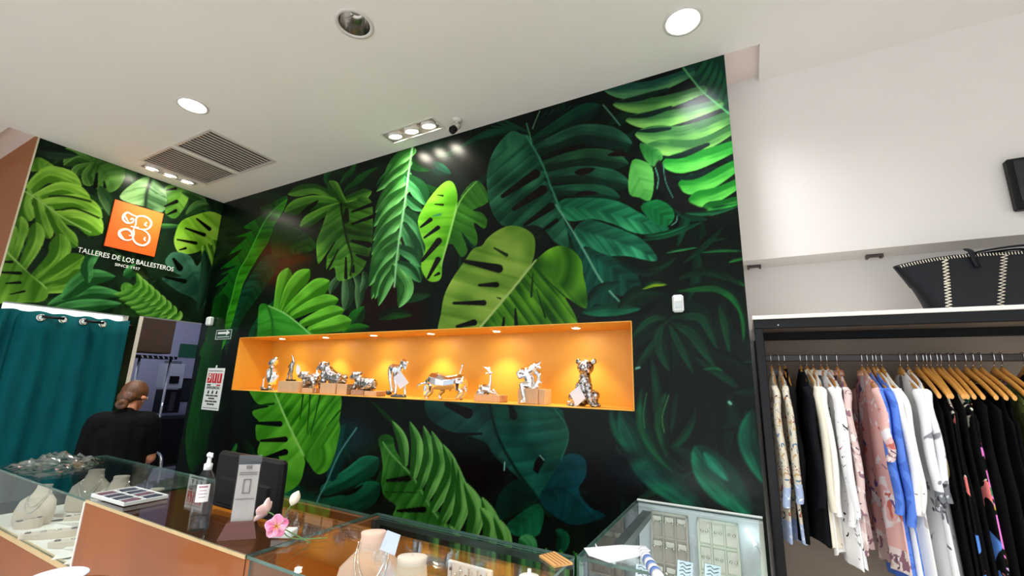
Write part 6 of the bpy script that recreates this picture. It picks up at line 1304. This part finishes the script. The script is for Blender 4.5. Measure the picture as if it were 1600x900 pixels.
m_hang = mat('hanger_wood', (222, 158, 76), .35, var=.12, vscale=30, stretch=(4, .6, 4), coat=.3)
RAILZ = CAM_Z + .167
def hanger_meshes():
    h = MB().tube(smooth_pts([(0, .015, .004), (0, .0145, .015), (0, 0, .020), (0, -.0145, .015), (0, -.0145, -.010), (0, -.006, -.024), (0, 0, -.032), (0, 0, -.05)], 4), .0020, 6).mesh('hook', m_chrome)
    b = MB(); g = []
    for i in range(15):
        u = i / 14 * 2 - 1; y = .205 * u; z = -.068 - .10 * abs(u) ** 1.35; r = .0085 - .001 * abs(u); hh = .015 - .004 * abs(u) + (.020 * (1 - abs(u)) ** 9)
        g.append([Vector((r * math.cos(a), y, z + hh * math.sin(a))) for a in [2 * PI * k / 8 for k in range(9)]])
    b.sheet(g); b.add(g[0][:8], [tuple(range(8))]); b.add(g[-1][:8], [tuple(range(8))[::-1]])
    return h, b.mesh('shoulder_bar', m_hang)
HM = hanger_meshes()
def fabric(name, base, cols=(), scale=9.0, thr=.55, stretch=(1, 1, 1), kind='noise', rough=.8, seed=0):
    """cloth with a printed pattern of its own colours"""
    m = mat(name, base, rough, spec=.12)
    nt = m.node_tree; bs = nt.nodes['Principled BSDF']
    tc = nt.nodes.new('ShaderNodeTexCoord'); mp = nt.nodes.new('ShaderNodeMapping'); mp.inputs['Scale'].default_value = stretch; mp.inputs['Location'].default_value = (seed * 3.7, seed * 1.9, seed * 2.3)
    nt.links.new(tc.outputs['Object'], mp.inputs['Vector']); prev = None
    for k, (c, t_, sc) in enumerate(cols):
        n = nt.nodes.new('ShaderNodeTexNoise'); n.inputs['Scale'].default_value = sc; n.inputs['Detail'].default_value = 2.5; n.inputs['Distortion'].default_value = 1.2
        m2 = nt.nodes.new('ShaderNodeMapping'); m2.inputs['Location'].default_value = (k * 5.3 + seed, k * 2.1, k * 7.7); nt.links.new(mp.outputs[0], m2.inputs['Vector']); nt.links.new(m2.outputs[0], n.inputs['Vector'])
        r = nt.nodes.new('ShaderNodeValToRGB'); r.color_ramp.elements[0].position = t_; r.color_ramp.elements[1].position = min(1, t_ + .02); nt.links.new(n.outputs['Fac'], r.inputs[0])
        mx = nt.nodes.new('ShaderNodeMix'); mx.data_type = 'RGBA'; nt.links.new(r.outputs[0], mx.inputs['Factor'])
        if prev is None: mx.inputs[6].default_value = (*lin(base), 1)
        else: nt.links.new(prev, mx.inputs[6])
        mx.inputs[7].default_value = (*lin(c), 1); prev = mx.outputs[2]
    if prev: nt.links.new(prev, bs.inputs['Base Color'])
    n2 = nt.nodes.new('ShaderNodeTexNoise'); n2.inputs['Scale'].default_value = 260; nt.links.new(tc.outputs['Object'], n2.inputs['Vector'])
    bp = nt.nodes.new('ShaderNodeBump'); bp.inputs['Strength'].default_value = .15; bp.inputs['Distance'].default_value = .002; nt.links.new(n2.outputs['Fac'], bp.inputs['Height']); nt.links.new(bp.outputs[0], bs.inputs['Normal'])
    return m
def garment(label, cat, name, X, m, zbot, rng, top=-.056, wtop=.03, flare=.02, sleeves=.42, smat=None, collar=None, hem=None, thick=.013, width=.212, zig=0, depth=.0):
    t = thing(name, label, cat, (X, 2.645, RAILZ), group='garments on the clothes rack')
    zb_ = zbot - .167; ph = rng.uniform(0, 6); ph2 = rng.uniform(0, 6); rows = 22; n = 26; g = []
    zs_ = [top, top - .008, top - .02, top - .04, top - .06, top - .08, top - .10] + [top - .10 + (zb_ - top + .10) * (i / (rows - 5)) ** 1.1 for i in range(1, rows - 4)]
    for z in zs_:
        d = top - z; k = d / (top - zb_)
        w = max(wtop, width * min(1, (d + (wtop / width) ** 1.35 * .0 + .002) / .10) ** .74) if d < .10 else width - .012 * math.sin(min(1, (d - .10) / .3) * PI) + flare * k
        row = []
        for j in range(n + 1):
            a = 2 * PI * j / n; y = w * math.sin(a); fold = (.004 + .012 * k) * math.sin(y * 38 + ph + 2 * k) + .006 * k * math.sin(y * 80 + ph2)
            tk = thick * (.55 + .6 * min(1, d / .1)) * (1 + .4 * k)
            row.append(Vector((tk * math.cos(a) + fold * (1 if d > .05 else .4), y - depth * k, z + (.008 * math.sin(a * 3 + ph) if k > .98 else 0))))
        g.append(row)
    b = MB().sheet(g); mats = [m]
    if hem: 
        mats.append(hem); nf = len(b.f); b.m = [1 if i // n >= len(zs_) - 3 else 0 for i in range(nf)]
    body = b.build('body', mats, t)
    if sleeves:
        for s_ in (-1, 1):
            L = sleeves * rng.uniform(.94, 1.06); x0 = rng.uniform(-.004, .004); fw = rng.uniform(.0, .02); P = [(0, s_ * .165, top - .085), (x0, s_ * .205, top - .115), (x0 * 2, s_ * (.222 + fw * .5), top - .22), (x0 * 2 + .004, s_ * (.226 + fw), top - .09 - L * .75), (x0, s_ * (.222 + fw), top - .09 - L)]
            b = MB(); Q = smooth_pts(P, 4); rr = [.034 + .012 * math.sin(PI * min(1, i / len(Q) * 1.2)) - .008 * i / len(Q) for i in range(len(Q))]
            # flattened sleeve: narrow across the rail, wide front to back
            gg = []
            for i, q in enumerate(Q):
                gg.append([q + Vector((.015 * math.cos(a) + .004 * math.sin(i * .9 + ph), rr[i] * math.sin(a), 0)) for a in [2 * PI * k / 12 for k in range(13)]])
            b.sheet(gg); mm = [smat or m]
            if hem: mm.append(hem); b.m = [1 if i // 12 >= len(Q) - 4 else 0 for i in range(len(b.f))]
            b.build('sleeve', mm, t)
    if collar:
        b = MB(); gg = []
        for i, (dz, rr) in enumerate(((.0, 1.0), (.022, .92), (.026, 1.06), (.0, 1.22))):
            gg.append([Vector((.020 * rr * math.cos(a), .034 * rr * math.sin(a), top - .030 + dz)) for a in [2 * PI * k / 18 for k in range(19)]])
        b.sheet(gg).build('collar', collar, t)
    return t
BLK, CHAR = fabric('black_cloth', (7, 7, 8), rough=.85), fabric('charcoal_cloth', (17, 18, 22), rough=.85)
WHT = fabric('white_cloth', (240, 236, 232)); CRM = fabric('cream_cloth', (236, 226, 206), [((190, 180, 160), .66, 14)])
PAT = fabric('tapestry_print', (214, 204, 186), [((96, 128, 150), .60, 26), ((150, 74, 52), .62, 30), ((188, 158, 110), .62, 22), ((60, 62, 84), .66, 40)]); DEN = fabric('denim_grey', (112, 114, 116), [((90, 92, 98), .55, 40)]); DENB = fabric('pale_denim', (168, 184, 214), [((230, 234, 240), .60, 30)])
GRA = fabric('graphic_white', (240, 238, 238), [((40, 40, 46), .66, 22), ((160, 40, 56), .71, 17), ((150, 150, 158), .67, 34)]); GRB = fabric('graphic_white_b', (238, 236, 238), [((60, 60, 68), .64, 18), ((190, 60, 90), .72, 15)], seed=2)
SCF = fabric('mauve_print', (222, 196, 190), [((150, 110, 124), .56, 14), ((240, 228, 222), .58, 18), ((96, 84, 104), .66, 24)]); PCH = fabric('peach_collar', (206, 148, 122), [((236, 196, 170), .55, 30)])
PNK = fabric('pink_panel_print', (232, 184, 178), [((240, 236, 240), .56, 7), ((206, 112, 100), .60, 9), ((110, 92, 150), .66, 13)]); BLU = fabric('blue_cloth', (92, 132, 220), [((76, 112, 200), .55, 10)])
LNW = fabric('white_line_print', (242, 240, 236), [((70, 66, 90), .70, 26), ((200, 190, 186), .66, 12)]); GRW = fabric('white_grey_print', (238, 238, 240), [((140, 140, 146), .60, 7), ((84, 84, 90), .68, 9)]); GRH = fabric('grey_hem', (120, 122, 126), [((60, 60, 66), .55, 20), ((210, 210, 214), .62, 26)])
BFL = fabric('black_flower_print', (8, 8, 9), [((90, 140, 220), .57, 8), ((236, 226, 206), .57, 7), ((228, 122, 118), .60, 9)], seed=1); BPK = fabric('black_pink_print', (8, 8, 9), [((232, 126, 206), .50, 6), ((226, 178, 70), .62, 9), ((40, 140, 100), .56, 7), ((196, 170, 210), .64, 10)], seed=4); BMG = fabric('black_magenta_print', (8, 8, 9), [((160, 40, 150), .64, 5), ((190, 180, 130), .70, 11)], seed=6)
OLV = fabric('olive_print', (92, 100, 52), [((58, 66, 36), .56, 10), ((120, 126, 84), .64, 14)]); PUR = fabric('purple_yoke', (150, 96, 160), [((110, 70, 120), .55, 20)])
HX = [0.1, 0.134, 0.159, 0.227, 0.253, 0.279, 0.312, 0.336, 0.377, 0.473, 0.494, 0.514, 0.526, 0.547, 0.614, 0.64, 0.672, 0.694, 0.706, 0.721, 0.742, 0.755, 0.781, 0.802, 0.835, 0.859, 0.883, 0.924, 0.948, 1.014]
G_ = [ # label, category, name, cloth, bottom, options
 ('tapestry print jacket with grey denim collar at the left end of the rack', 'jacket', 'jacket', PAT, -.64, dict(collar=DEN, hem=DENB, sleeves=.52)),
 ('second tapestry print jacket, pale denim hem, next to the black blouse', 'jacket', 'jacket', PAT, -.645, dict(collar=DEN, hem=DENB, sleeves=.52)),
 ('narrow black blouse right of the two tapestry jackets', 'blouse', 'blouse', BLK, -.63, dict(sleeves=.46, wtop=.06)),
 ('wide charcoal black jacket left of the white shirts', 'jacket', 'jacket', CHAR, -.63, dict(sleeves=.50, thick=.02, width=.215)),
 ('plain cream shirt touching the charcoal jacket', 'shirt', 'shirt', CRM, -.64, dict(sleeves=.5, collar=CRM)),
 ('plain white shirt with cream collar, second after the charcoal jacket', 'shirt', 'shirt', WHT, -.66, dict(sleeves=.5, collar=CRM)),
 ('white shirt with dark and red scribble print', 'shirt', 'shirt', GRA, -.70, dict(sleeves=.55, collar=GRA)),
 ('white shirt printed with a large letter G', 'shirt', 'shirt', GRB, -.70, dict(sleeves=.55, collar=GRB)),
 ('mauve and pink printed blouse with peach collar, before the empty gap', 'blouse', 'blouse', SCF, -.64, dict(sleeves=.5, collar=PCH)),
 ('pink panel print tunic with peach collar, just after the gap', 'tunic', 'tunic', PNK, -.70, dict(sleeves=.3, collar=PCH, hem=SCF)),
 ('left one of the two bright blue shirts', 'shirt', 'shirt', BLU, -.745, dict(sleeves=.5)),
 ('right one of the two bright blue shirts', 'shirt', 'shirt', BLU, -.735, dict(sleeves=.5)),
 ('white line print shirt touching the blue shirts', 'shirt', 'shirt', LNW, -.76, dict(sleeves=.5)),
 ('white line print shirt before the second gap', 'shirt', 'shirt', LNW, -.77, dict(sleeves=.5)),
 ('white and grey print shirt with grey hem, after the second gap', 'shirt', 'shirt', GRW, -.82, dict(sleeves=.45, hem=GRH)),
 ('white and grey print shirt touching the black garments', 'shirt', 'shirt', GRW, -.84, dict(sleeves=.45, hem=GRH)),
 ('plain black dress with thin white lines, first of the black row', 'dress', 'dress', BLK, -.95, dict(sleeves=0, top=-.135, wtop=.17)),
 ('black dress with a gold line flower', 'dress', 'dress', BLK, -.95, dict(sleeves=0, top=-.135, wtop=.17)),
 ('black dress right of the gold flower dress', 'dress', 'dress', BLK, -.96, dict(sleeves=0, top=-.130, wtop=.16)),
 ('black dress with blue and cream flower print', 'dress', 'dress', BFL, -.96, dict(sleeves=0, top=-.130, wtop=.16)),
 ('plain black dress between the flower prints', 'dress', 'dress', BLK, -.97, dict(sleeves=0, top=-.115, wtop=.14)),
 ('black dress with small cream flowers beside the pink print', 'dress', 'dress', BFL, -.97, dict(sleeves=0, top=-.115, wtop=.14)),
 ('black dress with large pink and green print', 'dress', 'dress', BPK, -.97, dict(sleeves=0, top=-.16, wtop=.17)),
 ('plain black dress hung low behind the pink print', 'dress', 'dress', BLK, -.97, dict(sleeves=0, top=-.10, wtop=.12)),
 ('black dress with a magenta patch', 'dress', 'dress', BMG, -.98, dict(sleeves=0, top=-.115, wtop=.14)),
 ('plain black dress on the first long bare hanger', 'dress', 'dress', BLK, -.98, dict(sleeves=0, top=-.165, wtop=.18)),
 ('plain black dress on the second long bare hanger', 'dress', 'dress', BLK, -.98, dict(sleeves=0, top=-.165, wtop=.18)),
 ('olive print dress with purple yoke', 'dress', 'dress', OLV, -.98, dict(sleeves=.3, top=-.10, collar=PUR)),
 ('olive print dress at the right end, beyond the purple yoke', 'dress', 'dress', OLV, -.98, dict(sleeves=.3, top=-.10)),
 ('dark garment at the right edge of the photo', 'dress', 'dress', BLK, -.98, dict(sleeves=.3))]
rg = random.Random(11); GT = []
for i, (x, gdef) in enumerate(zip(HX, G_)):
    t = thing('wooden_hanger', 'wooden hanger of the ' + gdef[0].split(',')[0], 'hanger', (x, 2.645, RAILZ), rg.uniform(-.05, .05), 'wooden hangers on the rack')
    for me in HM:
        o = bpy.data.objects.new(me.name, me); COL.objects.link(o); o.parent = t
    g_ = garment(gdef[0], gdef[1], gdef[2], x, gdef[3], gdef[4], rg, **gdef[5]); g_.rotation_euler = (0, 0, t.rotation_euler.z); GT.append(g_)
    if len(t['label'].split()) > 16: t['label'] = ' '.join(t['label'].split()[:16])
# prints with a shape of their own
m_goldl = mat('gold_line', (214, 190, 110), .5); m_inkp = mat('print_ink', (44, 44, 50), .7)
for k in range(5):
    a = -.5 + k * .55; P = [Vector((-.036, -.16, -.50)) + Vector((0, .05 * s * math.sin(a + .0) * 1.0 + w * math.cos(a), .10 * s * math.cos(a) - w * math.sin(a))) for s, w in ((0, 0), (.4, .02), (.8, .014), (1, 0), (.8, -.014), (.4, -.02), (0, 0))]
    MB().tube(smooth_pts(P, 4), .0018, 5).build('flower_print', m_goldl, GT[17])
for (ch, sz, y, z, gi) in (('G', .075, -.13, -.26, 7), ('WAN', .05, -.12, -.40, 7), ('S', .09, -.14, -.25, 6), ('A', .08, -.14, -.52, 7)):
    d = text_mesh('printed_letter', ch, sz, m_inkp, GT[gi], .001); d.location = (-.034, y, z); d.rotation_euler = (PI / 2, 0, -PI / 2)

# black stitched tote bag on the board
zt0 = CAM_Z + .355
tb = thing('tote_bag', 'black leather tote bag with white zigzag stitching lying on the rack top board', 'bag', (1.07, 2.62, zt0))
m_lea = mat('black_leather', (15, 17, 22), .5, spec=.25, bump=.12, bscale=240); m_sti = mat('white_stitch', (236, 226, 206), .6)
n = 40; g = []; rows = 14
def bagpt(u, a, k=0.0):                                    # u 0 bottom..1 top, a angle
    hw = .335 + .095 * u ** 1.3; dp = .085 - .045 * u
    ca, sa = math.cos(a), math.sin(a); e = .35
    x = hw * math.copysign(abs(ca) ** e, ca); y = (dp + k) * math.copysign(abs(sa) ** .6, sa)
    sag = .262 + .020 * (abs(x) / hw) ** 3 * -1 * (1 if u > .5 else 0)
    return Vector((x, y - .0, u * sag + .004 * math.sin(x * 14 + u * 5) * u))
for i in range(rows + 1): g.append([bagpt(i / rows, 2 * PI * j / n) for j in range(n + 1)])
b = MB().sheet(g); b.add([bagpt(0, 2 * PI * j / n) for j in range(n)], [tuple(range(n))[::-1]])
o = b.build('body', m_lea, tb); o.modifiers.new('s', 'SOLIDIFY').thickness = .004
def on_front(x, u): 
    hw = .335 + .095 * u ** 1.3; c_ = min(.999, abs(x) / hw); a = -math.acos(max(-1, min(1, math.copysign(c_ ** (1 / .35), x)))); return bagpt(u, a, .003)
st = MB()
for x0, x1 in ((-.255, -.285), (-.06, -.13), (.16, .10)):
    for k in range(16):
        u = .05 + .9 * k / 16; xx = x1 + (x0 - x1) * (u)
        a_ = on_front(xx - .010, u); c_ = on_front(xx + .010, u + .028); d_ = on_front(xx - .010, u + .056)
        st.tube([a_, c_], .0030 if x0 == -.255 else .0016, 5); st.tube([c_, d_], .0016, 5)
o = st.build('zigzag_stitching', m_sti, tb); o['kind'] = 'stuff'
st = MB()
for k in range(86):
    xx = -.415 + .83 * k / 85; p = on_front(xx * .985, .985); q_ = on_front(xx * .975, .935); st.tube([p, q_], .0018, 5)
o = st.build('edge_stitching', m_sti, tb); o['kind'] = 'stuff'
for x in (-.17, .03):
    P = smooth_pts([on_front(x + .012, .74), on_front(x + .006, .88), on_front(x, 1.0) + Vector((0, -.004, .010)), on_front(x, 1.0) + Vector((0, .02, .02))], 4)
    MB().tube(P, .017, 10, flat=.35).build('strap_loop', m_lea, tb)
for y in (-.028, .03): MB().tube(smooth_pts([(-.18, y, .262), (-.10, y - .02, .272), (.0, y - .03, .274), (.05, y, .262)], 5), .009, 8, flat=.5).build('handle', m_lea, tb)
# dark screen on the white wall
a, c = at_y(1570, 250, 2.70), at_y(1592, 328, 2.70)
ts = thing('wall_screen', 'dark flat screen on the white wall at the right edge of the photo', 'screen', (a.x + .24, 2.712, (a.z + c.z) / 2))
hh = a.z - c.z; MB().box((0, 0, 0), (.48, .04, hh), bev=.006).build('casing', m_black, ts); MB().box((0, -.021, .012), (.44, .003, hh * .78)).build('panel', mat('screen_panel', (30, 31, 36), .2), ts)
